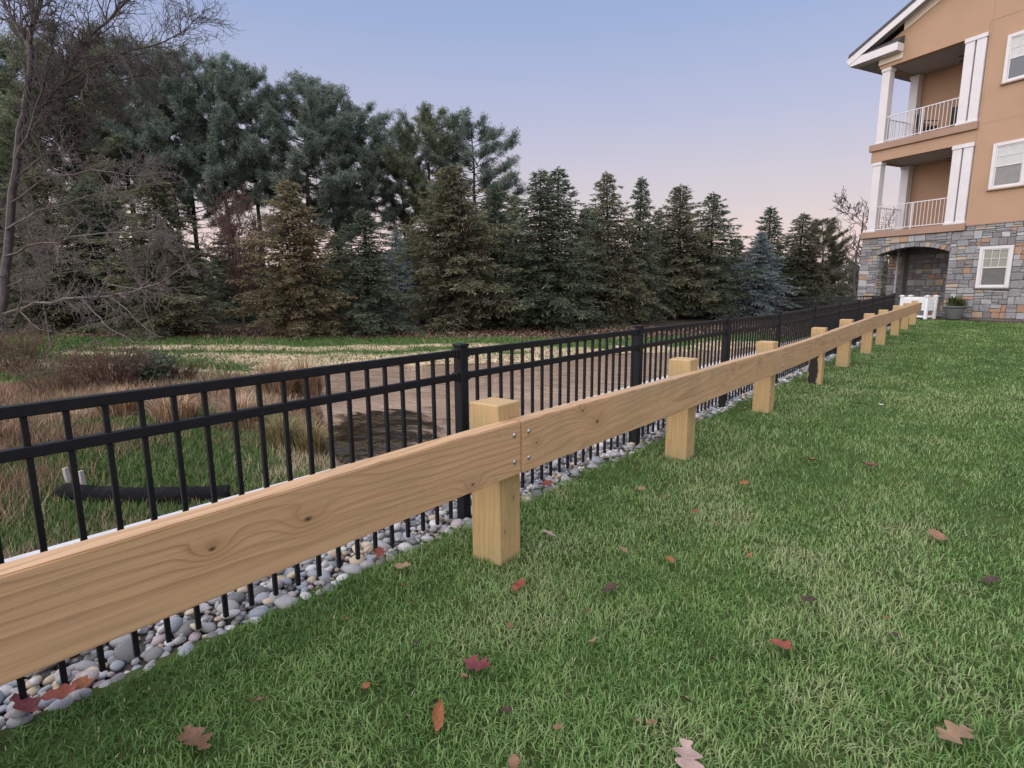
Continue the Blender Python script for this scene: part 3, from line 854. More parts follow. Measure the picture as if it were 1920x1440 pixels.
# the largest 300 on the front stand as single stones, what is left outside the picture is one part
stones.sort(key=lambda s_: (s_[0] > 1.3, -(s_[1] - s_[0]) * (s_[3] - s_[2])))
room = 300 - n_arch
for s_ in stones[:room]: put_stone(*s_)
def stone_patch(name, rects, plane):
    """stones on the less visible faces as one part; plane maps (u, v, depth) to local x,y,z"""
    V = []; F = []; mi = []
    for (a, b_, c, d_) in rects:
        dp = vr.uniform(0.02, 0.045); g = 0.009; k = 0.018
        base = len(V)
        for (u, v, e) in ((a + g, c + g, 0), (b_ - g, c + g, 0), (b_ - g, d_ - g, 0), (a + g, d_ - g, 0), (a + g + k, c + g + k, dp), (b_ - g - k, c + g + k, dp), (b_ - g - k, d_ - g - k, dp), (a + g + k, d_ - g - k, dp)):
            V.append(plane(u, v, e))
        for f in ((4, 5, 6, 7), (0, 1, 5, 4), (1, 2, 6, 5), (2, 3, 7, 6), (3, 0, 4, 7)):
            F.append(tuple(base + i for i in f)); mi.append(vr.choices(range(6), [0.30, 0.29, 0.16, 0.08, 0.07, 0.10])[0] if f == (4, 5, 6, 7) else mi[-1] if mi and f != (4, 5, 6, 7) else 0)
    me = bpy.data.meshes.new(name); me.from_pydata(V, [], F)
    for mm in M_VEN: me.materials.append(mm)
    me.polygons.foreach_set('material_index', np.array(mi, dtype=np.int32))
    bm = bmesh.new(); bm.from_mesh(me); bmesh.ops.recalc_face_normals(bm, faces=bm.faces); bm.to_mesh(me); bm.free()
    return me
def rects_of(*regs):
    global stones
    keep_ = stones; stones = []
    for r_ in regs: lay(*r_, lambda *a: True)
    out = stones; stones = keep_
    return out
left = stones[room:] + rects_of((1.9, 7.4, 0.22, 3.78))
prop(link('veneer_stones', stone_patch('veneer_stones', left, lambda u, v, e: (u, 0.018 - e, v)), SW), kind='stuff')
prop(link('veneer_stones', stone_patch('veneer_stones', rects_of((0.02, 0.45, 0.1, 2.84)), lambda u, v, e: (ARX0 + e, u, v)), SW), kind='stuff')
prop(link('veneer_stones', stone_patch('veneer_stones', rects_of((-5.11, -4.53, 0.1, 3.55)), lambda u, v, e: (u, 2.098 - e, v)), SW), kind='stuff')
prop(link('veneer_stones', stone_patch('veneer_stones', rects_of((-4.48, -1.52, 0.1, 3.55)), lambda u, v, e: (u, 2.498 - e, v)), SW), kind='stuff')
prop(link('veneer_stones', stone_patch('veneer_stones', rects_of((0.03, 0.45, 0.1, 3.55)), lambda u, v, e: (-5.142 - e, u, v)), SW), kind='stuff')

# upper walls
ub = MB()
ub.box(-1.05, 7.5, 0.0, 2.49, 3.845, 11.2)
ub.box(-4.88, 7.49, 2.5, 9.0, 3.63, 11.6)
ub.box(-5.10, -1.06, 0.0, 0.24, 6.95, 7.41)                     # headers over the balcony openings
ub.box(-5.10, -4.86, 0.245, 2.49, 6.95, 7.41)
ub.prism([(-5.10, 10.85), (-1.06, 10.85), (-1.06, 11.21), (7.3, 11.21), (7.3, 11.72), (1.1, 14.62), (-5.10, 11.72)], 0.0, 0.25)
ub.box(-5.10, -4.86, 0.255, 2.49, 10.85, 11.6)
ub.build('stucco_wall', M_STUCCO, BLD)
for (z0, z1) in ((7.42, 7.70), (3.63, 3.90)):
    MB().box(-5.19, -1.03, -0.10, 2.48, z0, z1).build('balcony_slab', M_BAND, BLD, bevel=0.012)
for z0 in (6.97, 10.87):
    MB().box(-4.85, -1.07, 0.26, 2.48, z0, z0 + 0.12).build('balcony_ceiling', M_SOFFIT, BLD)
MB().box(-1.02, 7.5, -0.035, 0.0, 3.785, 3.845).build('ledge', M_BAND, BLD, bevel=0.008)
for xx in (0.0,):
    pass
jn = MB()
jn.box(-0.985, -0.967, -0.004, 0.001, 7.75, 13.2).box(-1.0, 7.4, -0.004, 0.001, 7.56, 7.578)
jn.build('control_joint', stucco_mat('joint_stucco', (0.36, 0.225, 0.165)), BLD)

# columns and pilasters
def column(x0, x1, y0, y1, z0, z1):
    m_ = MB().box(x0, x1, y0, y1, z0, z1)
    e = 0.03
    c = m_.build('column', M_TRIM, BLD, bevel=0.008)
    MB().box(x0 - e, x1 + e, y0 - e, y1 + e, z1 - 0.16, z1 - 0.002).build('capital', M_TRIM, c, bevel=0.015)
    MB().box(x0 - e, x1 + e, y0 - e, y1 + e, z0 + 0.001, z0 + 0.10).build('base', M_TRIM, c, bevel=0.012)
for z0, z1 in ((7.70, 10.85), (3.90, 6.95)):
    column(-5.0, -4.66, 0.04, 0.38, z0, z1)
    column(-4.98, -4.64, 2.08, 2.42, z0, z1)
    column(-1.79, -1.47, -0.06, 0.26, z0, z1)
    column(-1.41, -1.09, -0.06, 0.26, z0, z1)

# balcony railings
def railing(z):
    r0 = MB().box(-4.64, -1.82, -0.02, 0.02, z + 1.07, z + 1.11).box(-4.64, -1.82, -0.018, 0.018, z + 0.08, z + 0.115).box(-3.20, -3.15, -0.024, 0.024, z + 0.005, z + 1.066)
    rl = r0.build('railing', M_TRIM, BLD, bevel=0.004)
    rl.location = (0, 0.10, 0)
    bm_ = MB().box(-0.009, 0.009, -0.009, 0.009, 0.116, 1.069).mesh('baluster', M_TRIM)
    for i in range(20):
        link('baluster', bm_, rl, (-4.57 + i * 0.1455, 0, z))
    s0 = MB().box(-0.02, 0.02, 0.40, 2.06, z + 1.07, z + 1.11).box(-0.018, 0.018, 0.40, 2.06, z + 0.08, z + 0.115)
    rs = s0.build('railing', M_TRIM, BLD, bevel=0.004)
    rs.location = (-4.83, 0, 0)
    for i in range(11):
        link('baluster', bm_, rs, (0, 0.48 + i * 0.1455, z))
railing(7.70); railing(3.90)

# roof, rake boards, cornice return
PITCH = 0.467
EX, EZ, RXX = -6.27, 11.62, 1.1
RZ = EZ + PITCH * (RXX - EX)
for sgn in (1, -1):
    def P(x, z): return (x, z) if sgn > 0 else (2 * RXX - x, z)
    pts = [P(EX, EZ), P(RXX, RZ), P(RXX, RZ + 0.14), P(EX, EZ + 0.14)]
    MB().prism(pts, -0.50, 9.4).build('roof', M_ROOF, BLD)
    fa = [P(EX - 0.02, EZ - 0.30), P(RXX, RZ - 0.30), P(RXX, RZ - 0.002), P(EX - 0.02, EZ - 0.002)]
    MB().prism(fa, -0.48, -0.44).build('rake_board', M_TRIM, BLD)
    so_ = [P(EX + 0.06, EZ - 0.16), P(RXX, RZ - 0.16), P(RXX, RZ - 0.13), P(EX + 0.06, EZ - 0.13)]
    MB().prism(so_, -0.435, -0.001).build('rake_soffit', M_SOFFIT, BLD)
    fr_ = [P(-4.2, 11.2 + 0.62), P(RXX, RZ - 0.56), P(RXX, RZ - 0.17), P(-4.2, 11.2 + 0.92)]
    MB().prism([P(-4.20, EZ + PITCH * (-4.20 - EX) - 0.52), P(RXX, RZ - 0.52), P(RXX, RZ - 0.17), P(-4.20, EZ + PITCH * (-4.20 - EX) - 0.17)], -0.05, -0.002).build('frieze', M_CREAM, BLD)
ret = MB().box(-6.22, -4.15, -0.46, -0.003, 11.25, 11.58)
ret.build('cornice_return', M_TRIM, BLD, bevel=0.015)
MB().prism([(-6.2, 11.585), (-4.2, 11.585), (-4.2, 11.60), (-6.2, 11.60)], -0.47, -0.002).build('return_roof', M_ROOF, BLD)
MB().add([(-6.2, -0.46, 11.601), (-4.16, -0.46, 11.601), (-4.16, -0.01, 11.9), (-6.2, -0.01, 11.9), (-4.16, -0.01, 11.601), (-6.2, -0.01, 11.601)], [(0, 1, 2, 3), (1, 4, 2), (0, 3, 5)]).build('return_flashing', M_ROOF, BLD)
MB().box(-5.14, -4.15, -0.06, -0.003, 11.0, 11.245).build('frieze', M_CREAM, BLD, bevel=0.01)
MB().box(-6.20, -5.11, 0.0, 9.3, 11.30, 11.34).build('eave_soffit', M_SOFFIT, BLD)
MB().box(-6.24, -6.205, -0.43, 9.3, 11.28, 11.61).build('eave_fascia', M_TRIM, BLD)
gut = MB().tube([(-6.32, -0.45, 11.52), (-6.32, 9.3, 11.52)], 0.07, 8)
gut.build('gutter', M_TRIM, BLD)

# windows
def window(x0, x1, z0, z1, mode):
    fw = 0.115
    fr_ = MB().box(x0, x0 + fw, -0.07, -0.001, z0, z1).box(x1 - fw, x1, -0.07, -0.001, z0, z1).box(x0 + fw, x1 - fw, -0.07, -0.001, z1 - fw, z1).box(x0 + fw, x1 - fw, -0.07, -0.001, z0, z0 + 0.07)
    wo = fr_.build('window', M_TRIM, BLD, bevel=0.006)
    MB().box(x0 - 0.05, x1 + 0.05, -0.10, -0.001, z0 - 0.06, z0 - 0.002).build('sill', M_BAND if mode != 'stone' else M_MORTAR, wo, bevel=0.01)
    a, b_ = x0 + fw, x1 - fw
    zm = (z0 + z1) / 2 - 0.02
    sa = MB()
    for (q0, q1, yy) in ((z0 + 0.071, zm + 0.02, -0.028), (zm - 0.02, z1 - fw - 0.001, -0.042)):
        sa.box(a + 0.001, a + 0.046, yy, yy + 0.03, q0, q1).box(b_ - 0.046, b_ - 0.001, yy, yy + 0.03, q0, q1).box(a + 0.046, b_ - 0.046, yy, yy + 0.03, q1 - 0.04, q1).box(a + 0.046, b_ - 0.046, yy, yy + 0.03, q0, q0 + 0.04)
    sa.build('sash', M_TRIM, wo)
    # muntins on the upper sash
    mu = MB(); q0, q1 = zm + 0.02, z1 - fw - 0.041
    for i in (1, 2): mu.box(a + 0.046 + (b_ - a - 0.092) * i / 3 - 0.009, a + 0.046 + (b_ - a - 0.092) * i / 3 + 0.009, -0.0405, -0.028, q0, q1)
    for i in range(3):
        u0 = a + 0.046 + (b_ - a - 0.092) * i / 3 + 0.0095; u1 = a + 0.046 + (b_ - a - 0.092) * (i + 1) / 3 - 0.0095
        mu.box(u0, u1, -0.040, -0.028, (q0 + q1) / 2 - 0.009, (q0 + q1) / 2 + 0.009)
    mu.build('muntin', M_TRIM, wo)
    if mode == 'stone':
        for (c0, c1, mm) in ((z0 + 0.112, zm - 0.021, M_BLIND_D), (zm + 0.021, z1 - fw - 0.042, M_BLIND)):
            bl = MB(); z = c0
            while z < c1 - 0.02:
                bl.add([(a + 0.047, -0.004, z), (b_ - 0.047, -0.004, z), (b_ - 0.047, -0.018, z + 0.034), (a + 0.047, -0.018, z + 0.034)], [(0, 1, 2, 3)])
                z += 0.036
            prop(bl.build('blind', mm, wo), kind='stuff')
    else:
        MB().box(a + 0.047, b_ - 0.047, -0.020, -0.012, z0 + 0.112, zm - 0.021).build('pane', M_GLASS if mode == 'open' else M_BLIND_D, wo)
        MB().box(a + 0.047, b_ - 0.047, -0.024, -0.014, zm + 0.021, z1 - fw - 0.042).build('pane', M_SHADE, wo)
window(-0.42, 0.65, 1.39, 2.96, 'stone')
window(-0.42, 0.68, 5.08, 6.73, 'shade')
window(-0.42, 0.68, 8.84, 10.48, 'open')
window(4.2, 5.3, 1.39, 2.96, 'stone'); window(4.2, 5.3, 5.08, 6.73, 'shade'); window(4.2, 5.3, 8.84, 10.48, 'open')
# downspouts
MB().box(-4.70, -4.62, 1.98, 2.06, 0.05, 3.60).build('downspout', M_TRIM, BLD, bevel=0.01)
MB().box(-1.64, -1.53, 0.47, 0.58, 0.05, 2.75).build('downspout', M_CREAM, BLD, bevel=0.01)
MB().box(-4.5, -1.5, 0.05, 2.45, 0.02, 0.10).build('patio_floor', M_MORTAR, BLD)

BM = Matrix.Translation(Vector((1.8444, 28.878, 0))) @ Matrix.Rotation(R(-24.5), 4, 'Z')
def bl(x, y, z=0.0):
    return BM @ Vector((x, y, z))

# mulch bed in front of the wall
M_MULCH = noise_mat('mulch', [(0.035, 0.02, 0.016), (0.09, 0.05, 0.038), (0.14, 0.085, 0.06)], scale=25, rough=0.95, bump=1.0, bscale=60)
me = bpy.data.meshes.new('mulch_bed')
edge = [(7.4, -1.0), (5, -0.95), (3, -0.9), (1.5, -0.95), (0.3, -0.8), (-0.8, -0.85), (-1.8, -0.95), (-2.6, -0.6), (-2.9, -0.2), (-2.9, 0.3), (7.4, 0.3)]
me.from_pydata([bl(x, y_, 0.145) for x, y_ in edge], [], [tuple(range(len(edge)))])
me.materials.append(M_MULCH)
if me.polygons[0].normal.z < 0: me.flip_normals()
prop(link('mulch_bed', me), 'brown mulch strip along the stone wall', kind='structure')

# hanging fans, chairs on the balcony, planter and pot
M_FAN = noise_mat('fan_bronze', [(0.05, 0.035, 0.03), (0.09, 0.06, 0.05)], scale=9, rough=0.5)
def fan(z, label):
    p_ = bl(-2.05, 1.2, z)
    f = empty('ceiling_fan', p_, R(-24.5)); prop(f, label, 'fan')
    MB().lathe([(0.06, 0.0), (0.06, -0.03), (0.016, -0.05), (0.016, -0.22), (0.09, -0.24), (0.11, -0.30), (0.08, -0.36), (0.03, -0.37)], 14).build('motor', M_FAN, f, sm=True)
    MB().lathe([(0.05, -0.375), (0.075, -0.42), (0.06, -0.47), (0.02, -0.49)], 12).build('lamp_globe', M_CREAM, f, sm=True)
    for k in range(5):
        a = 2 * math.pi * k / 5 + 0.3
        MB().box(0.10, 0.62, -0.065, 0.065, -0.315, -0.305).build('blade', M_FAN, f, rot=(R(8), 0, a))
fan(6.969, 'ceiling fan hanging under the middle balcony ceiling')
fan(10.869, 'ceiling fan hanging under the top balcony ceiling')

def chair(p_, rz, label):
    c = empty('patio_chair', p_, rz); prop(c, label, 'chair', 'chairs on the top balcony')
    MB().box(-0.27, 0.27, -0.26, 0.26, 0.36, 0.44).build('seat', M_DARKM, c, bevel=0.02)
    MB().add([(-0.27, 0.24, 0.44), (0.27, 0.24, 0.44), (0.27, 0.30, 0.44), (-0.27, 0.30, 0.44), (-0.25, 0.36, 0.98), (0.25, 0.36, 0.98), (0.25, 0.41, 0.98), (-0.25, 0.41, 0.98)],
             [(3, 2, 1, 0), (4, 5, 6, 7), (0, 1, 5, 4), (1, 2, 6, 5), (2, 3, 7, 6), (3, 0, 4, 7)]).build('backrest', M_DARKM, c, bevel=0.015)
    for sx_ in (-1, 1):
        MB().tube([(sx_ * 0.29, -0.25, 0.0), (sx_ * 0.29, -0.25, 0.62), (sx_ * 0.29, 0.28, 0.64)], 0.025, 6).build('arm', M_DARKM, c)
        MB().tube([(sx_ * 0.25, 0.25, 0.0), (sx_ * 0.25, 0.27, 0.42)], 0.022, 6).build('leg', M_DARKM, c)
chair(bl(-3.35, 0.85, 7.702), R(-24.5 + 150), 'dark patio chair on the top balcony near the middle rail post')
chair(bl(-2.35, 1.25, 7.702), R(-24.5 + 200), 'low dark patio chair on the top balcony near the paired columns')

M_VINYL = noise_mat('white_vinyl', [(0.74, 0.74, 0.76), (0.80, 0.80, 0.82)], scale=2, rough=0.4, spec=0.45)
pl = empty('planter_box', bl(-1.92, -0.95, 0.15), R(-24.5 - 4)); prop(pl, 'white raised planter box on legs before the stone arch', 'planter')
for (x, y_) in ((-0.50, -0.26), (0.50, -0.26), (-0.50, 0.26), (0.50, 0.26)):
    q = MB().box(x - 0.05, x + 0.05, y_ - 0.05, y_ + 0.05, 0.0, 0.90).build('leg', M_VINYL, pl, bevel=0.006)
    MB().box(x - 0.085, x + 0.085, y_ - 0.085, y_ + 0.085, 0.901, 0.93).add([(x - 0.07, y_ - 0.07, 0.931), (x + 0.07, y_ - 0.07, 0.931), (x + 0.07, y_ + 0.07, 0.931), (x - 0.07, y_ + 0.07, 0.931), (x, y_, 0.965)], [(0, 1, 4), (1, 2, 4), (2, 3, 4), (3, 0, 4)]).build('cap', M_VINYL, q)
for sy in (-1, 1):
    for i in range(4):
        MB().box(-0.449, 0.449, sy * 0.26 - 0.02, sy * 0.26 + 0.02, 0.34 + i * 0.135, 0.34 + i * 0.135 + 0.13).build('board', M_VINYL, pl, bevel=0.006)
    MB().box(-0.449, 0.449, sy * 0.26 - 0.02, sy * 0.26 + 0.02, 0.06, 0.14).build('stretcher', M_VINYL, pl, bevel=0.006)
for sx_ in (-1, 1):
    for i in range(4):
        MB().box(sx_ * 0.50 - 0.02, sx_ * 0.50 + 0.02, -0.209, 0.209, 0.34 + i * 0.135, 0.34 + i * 0.135 + 0.13).build('board', M_VINYL, pl, bevel=0.006)
    MB().box(sx_ * 0.50 - 0.02, sx_ * 0.50 + 0.02, -0.209, 0.209, 0.06, 0.14).build('stretcher', M_VINYL, pl, bevel=0.006)
MB().box(-0.43, 0.43, -0.23, 0.23, 0.76, 0.80).build('soil', M_MULCH, pl)

M_POT = noise_mat('grey_pot', [(0.10, 0.11, 0.11), (0.15, 0.16, 0.16)], scale=6, rough=0.6)
pot = empty('plant_pot', bl(-0.78, -0.55, 0.149)); prop(pot, 'wide grey pot with a low green plant against the stone wall', 'pot')
MB().lathe([(0.20, 0.0), (0.24, 0.05), (0.33, 0.40), (0.36, 0.48), (0.385, 0.485), (0.385, 0.53), (0.35, 0.53), (0.34, 0.47), (0.02, 0.46)], 24).build('tub', M_POT, pot, sm=True)
# its plant: arching leaves
V = []; F = []; tn = []
pr = random.Random(5)
for i in range(170):
    a = pr.uniform(0, 6.28); r0 = pr.uniform(0, 0.26); h = pr.uniform(0.12, 0.46); ln = pr.uniform(0.05, 0.25)
    x0, y0 = r0 * math.cos(a), r0 * math.sin(a); d = Vector((math.cos(a + pr.uniform(-.6, .6)), math.sin(a + pr.uniform(-.6, .6)), 0)); s_ = Vector((-d.y, d.x, 0)) * 0.02
    b0 = len(V); p0 = Vector((x0, y0, 0.46)); p1 = p0 + d * ln * 0.5 + Vector((0, 0, h)); p2 = p0 + d * ln * 1.3 + Vector((0, 0, h * 0.95))
    V += [p0 - s_ * .4, p0 + s_ * .4, p1 + s_, p1 - s_, p2]; F += [(b0, b0 + 1, b0 + 2), (b0, b0 + 2, b0 + 3), (b0 + 3, b0 + 2, b0 + 4)]; tn += [pr.random()] * 5
M_PLANT = blade_mat('pot_plant', [(0.0, (0.05, 0.08, 0.03)), (0.6, (0.10, 0.13, 0.05)), (1.0, (0.16, 0.15, 0.07))])
link('foliage', np_mesh('foliage', np.array([tuple(v) for v in V]), np.array(F), M_PLANT, {'tone': np.array(tn)}), pot)

# ------------------------------------------------------------------ trees
def sprigs(base, dirv, length, width, tone, rs, fold=0.35):
    """elongated folded leaf faces: 4 verts, 2 tris each"""
    n = len(base)
    d = dirv / np.linalg.norm(dirv, axis=1, keepdims=True)
    a = rs.normal(size=(n, 3)); a -= (a * d).sum(1, keepdims=True) * d
    a /= np.linalg.norm(a, axis=1, keepdims=True)
    b = np.cross(d, a)
    L = length[:, None]; W = width[:, None]
    p0 = base
    p1 = base + d * L * 0.45 + a * W * 0.5 + b * W * fold
    p2 = base + d * L
    p3 = base + d * L * 0.45 - a * W * 0.5 + b * W * fold
    V = np.stack([p0, p1, p2, p3], 1).reshape(-1, 3)
    i = np.arange(n)[:, None] * 4
    F = np.concatenate([i + [0, 1, 2], i + [0, 2, 3]], 1).reshape(-1, 3)
    return V, F, np.repeat(tone, 4)

def seg_tubes(P0, P1, R0, R1, sides=3):
    """many tapered twigs as open prisms"""
    P0 = np.asarray(P0, float); P1 = np.asarray(P1, float); R0 = np.asarray(R0)[:, None]; R1 = np.asarray(R1)[:, None]
    d = P1 - P0; d /= np.maximum(np.linalg.norm(d, axis=1, keepdims=True), 1e-9)
    ref = np.where(np.abs(d[:, 2:3]) < 0.9, np.array([[0, 0, 1.0]]), np.array([[1.0, 0, 0]]))
    a = np.cross(d, ref); a /= np.linalg.norm(a, axis=1, keepdims=True); b = np.cross(d, a)
    vs = []
    for k in range(sides):
        c, s = math.cos(2 * math.pi * k / sides), math.sin(2 * math.pi * k / sides)
        vs.append(P0 + R0 * (c * a + s * b))
    for k in range(sides):
        c, s = math.cos(2 * math.pi * k / sides), math.sin(2 * math.pi * k / sides)
        vs.append(P1 + R1 * (c * a + s * b))
    V = np.stack(vs, 1).reshape(-1, 3)
    i = np.arange(len(P0))[:, None] * (2 * sides)
    F = np.concatenate([i + [k, (k + 1) % sides, sides + (k + 1) % sides, sides + k] for k in range(sides)], 1).reshape(-1, 4)
    return V, F

M_BARK = noise_mat('conifer_bark', [(0.025, 0.020, 0.017), (0.06, 0.045, 0.038)], scale=9, rough=0.95, bump=0.6, bscale=25)

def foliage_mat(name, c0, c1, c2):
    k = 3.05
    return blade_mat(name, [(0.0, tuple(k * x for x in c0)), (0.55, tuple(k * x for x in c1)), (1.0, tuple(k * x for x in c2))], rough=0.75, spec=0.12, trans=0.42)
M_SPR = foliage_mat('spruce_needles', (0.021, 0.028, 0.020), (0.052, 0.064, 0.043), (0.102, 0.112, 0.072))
M_SPR_OL = foliage_mat('olive_spruce_needles', (0.026, 0.028, 0.019), (0.068, 0.070, 0.044), (0.132, 0.126, 0.078))
M_SPR_YL = foliage_mat('tawny_spruce_needles', (0.036, 0.031, 0.020), (0.095, 0.080, 0.048), (0.165, 0.142, 0.088))
M_SPR_BL = foliage_mat('blue_spruce_needles', (0.045, 0.058, 0.060), (0.100, 0.122, 0.122), (0.170, 0.195, 0.190))
M_PINE = foliage_mat('pine_needles', (0.028, 0.038, 0.031), (0.074, 0.093, 0.076), (0.145, 0.166, 0.132))
M_PINE_W = foliage_mat('warm_pine_needles', (0.030, 0.036, 0.024), (0.074, 0.084, 0.054), (0.140, 0.142, 0.094))

def spruce(seed, nb=230, droop=0.30, shape=0.85, twin=False, dens=1.0, bare=0.03):
    """unit spruce: height 1, radius about 0.27 (scaled when placed); returns crown and trunk arrays"""
    rs = np.random.default_rng(seed)
    H = 8.0; Rr = 2.1
    B = []; D = []; T = []; LN = []
    tP0 = []; tP1 = []; tR0 = []; tR1 = []
    axes = [(0.0, 0.0, 1.0)] if not twin else [(-0.42, 0.0, 1.0), (0.55, 0.1, 0.96)]
    for (axx, axy, hs) in axes:
        for i in range(nb if not twin else int(nb * 0.62)):
            u = (i + rs.random()) / (nb if not twin else int(nb * 0.62))
            z = H * hs * (bare + (0.985 - bare) * u ** 0.92)
            f = 1 - z / (H * hs)
            L = Rr * (1 - (1 - min(f / 0.80, 1)) ** shape) * rs.uniform(0.70, 1.12) * (1 - 0.12 * max(0, f - 0.8) / 0.2) + 0.06
            if rs.random() < 0.10: L *= 1.22
            if rs.random() < 0.07: L *= 0.45
            if twin: L *= 0.8
            az = i * 2.399 + rs.normal() * 0.4
            L *= 0.86 + 0.34 * math.sin(az * 2 + seed * 1.7 + z * 0.9) * math.sin(z * 1.3 + seed) + 0.10 * math.sin(az * 3 + z * 2.1)
            dr = droop * rs.uniform(0.3, 1.9)
            a = np.array([math.cos(az), math.sin(az), 0.0]); pr_ = np.array([-a[1], a[0], 0.0])
            rise = 0.55 * (1 - f) ** 2 + 0.10
            def path(t):
                return np.array([axx, axy, z]) + a * (L * t)[:, None] + np.array([0, 0, 1.0]) * (L * (rise * t - (dr + 0.25 * f) * t * t + 0.22 * f * t ** 4))[:, None]
            tt = np.linspace(0, 1, 3); pp = path(tt)
            r0 = 0.008 + 0.012 * L
            for q in range(2):
                tP0.append(pp[q]); tP1.append(pp[q + 1]); tR0.append(r0 * (1 - q / 2.3)); tR1.append(r0 * (1 - (q + 1) / 2.3))
            ntw = int((5 + L * 15) * dens)
            t = 1 - rs.random(ntw) ** 1.15 * (0.92 if L > 0.5 else 0.99)
            side = rs.choice([-1, 1], ntw)
            tl = (0.10 + 0.34 * L * (1.08 - t)) * rs.uniform(0.5, 1.1, ntw)
            p = path(t)
            hang = rs.uniform(0.05, 0.65, ntw) * (0.4 + f)
            td = a[None] * rs.uniform(0.35, 0.9, ntw)[:, None] + pr_[None] * (side * rs.uniform(0.3, 1.0, ntw))[:, None] - np.array([[0, 0, 1.0]]) * hang[:, None]
            td /= np.linalg.norm(td, axis=1, keepdims=True)
            for k in range(ntw):
                ns = max(2, int(tl[k] / 0.065))
                s = (np.arange(ns) + rs.random(ns) * 0.6) / ns
                B.append(p[k] + td[k] * (tl[k] * s)[:, None])
                D.append(td[k] + rs.normal(size=(ns, 3)) * 0.45 + np.array([0, 0, -0.08]))
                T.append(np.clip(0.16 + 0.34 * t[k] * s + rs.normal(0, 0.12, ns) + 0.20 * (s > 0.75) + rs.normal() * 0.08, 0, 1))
                LN.append(np.full(ns, 1.0))
            # leader tip of the branch
            ns = 4
            B.append(path(np.linspace(0.8, 1, ns))); D.append(np.repeat((a * 0.9 + np.array([0, 0, 0.12]))[None], ns, 0) + rs.normal(size=(ns, 3)) * 0.3)
            T.append(np.clip(rs.normal(0.6, 0.1, ns), 0, 1)); LN.append(np.full(ns, 1.1))
        # leader
        ns = 26
        zz = H * hs * np.linspace(0.90, 1.0, ns)
        B.append(np.stack([np.full(ns, axx), np.full(ns, axy), zz], 1)); D.append(rs.normal(size=(ns, 3)) * 0.5 + np.array([0, 0, 1.0]))
        T.append(np.clip(rs.normal(0.5, 0.1, ns), 0, 1)); LN.append(np.full(ns, 0.9))
    B = np.concatenate(B); D = np.concatenate(D); T = np.concatenate(T); LN = np.concatenate(LN)
    n = len(B)
    V, F, tn = sprigs(B, D, rs.uniform(0.12, 0.20, n) * LN, rs.uniform(0.035, 0.06, n), T, rs)
    for (axx, axy, hs) in axes:
        zs = np.linspace(-0.3, H * hs * 0.97, 8)
        for q in range(7):
            tP0.append([axx * min(1, max(0, zs[q]) / 2), axy, zs[q]]); tP1.append([axx * min(1, max(0, zs[q + 1]) / 2), axy, zs[q + 1]])
            tR0.append(0.13 * (1 - zs[q] / (H * 1.02)) + 0.01); tR1.append(0.13 * (1 - zs[q + 1] / (H * 1.02)) + 0.01)
    tV, tF = seg_tubes(tP0, tP1, tR0, tR1, 4)
    return (V, F, tn), (tV, tF), H, Rr

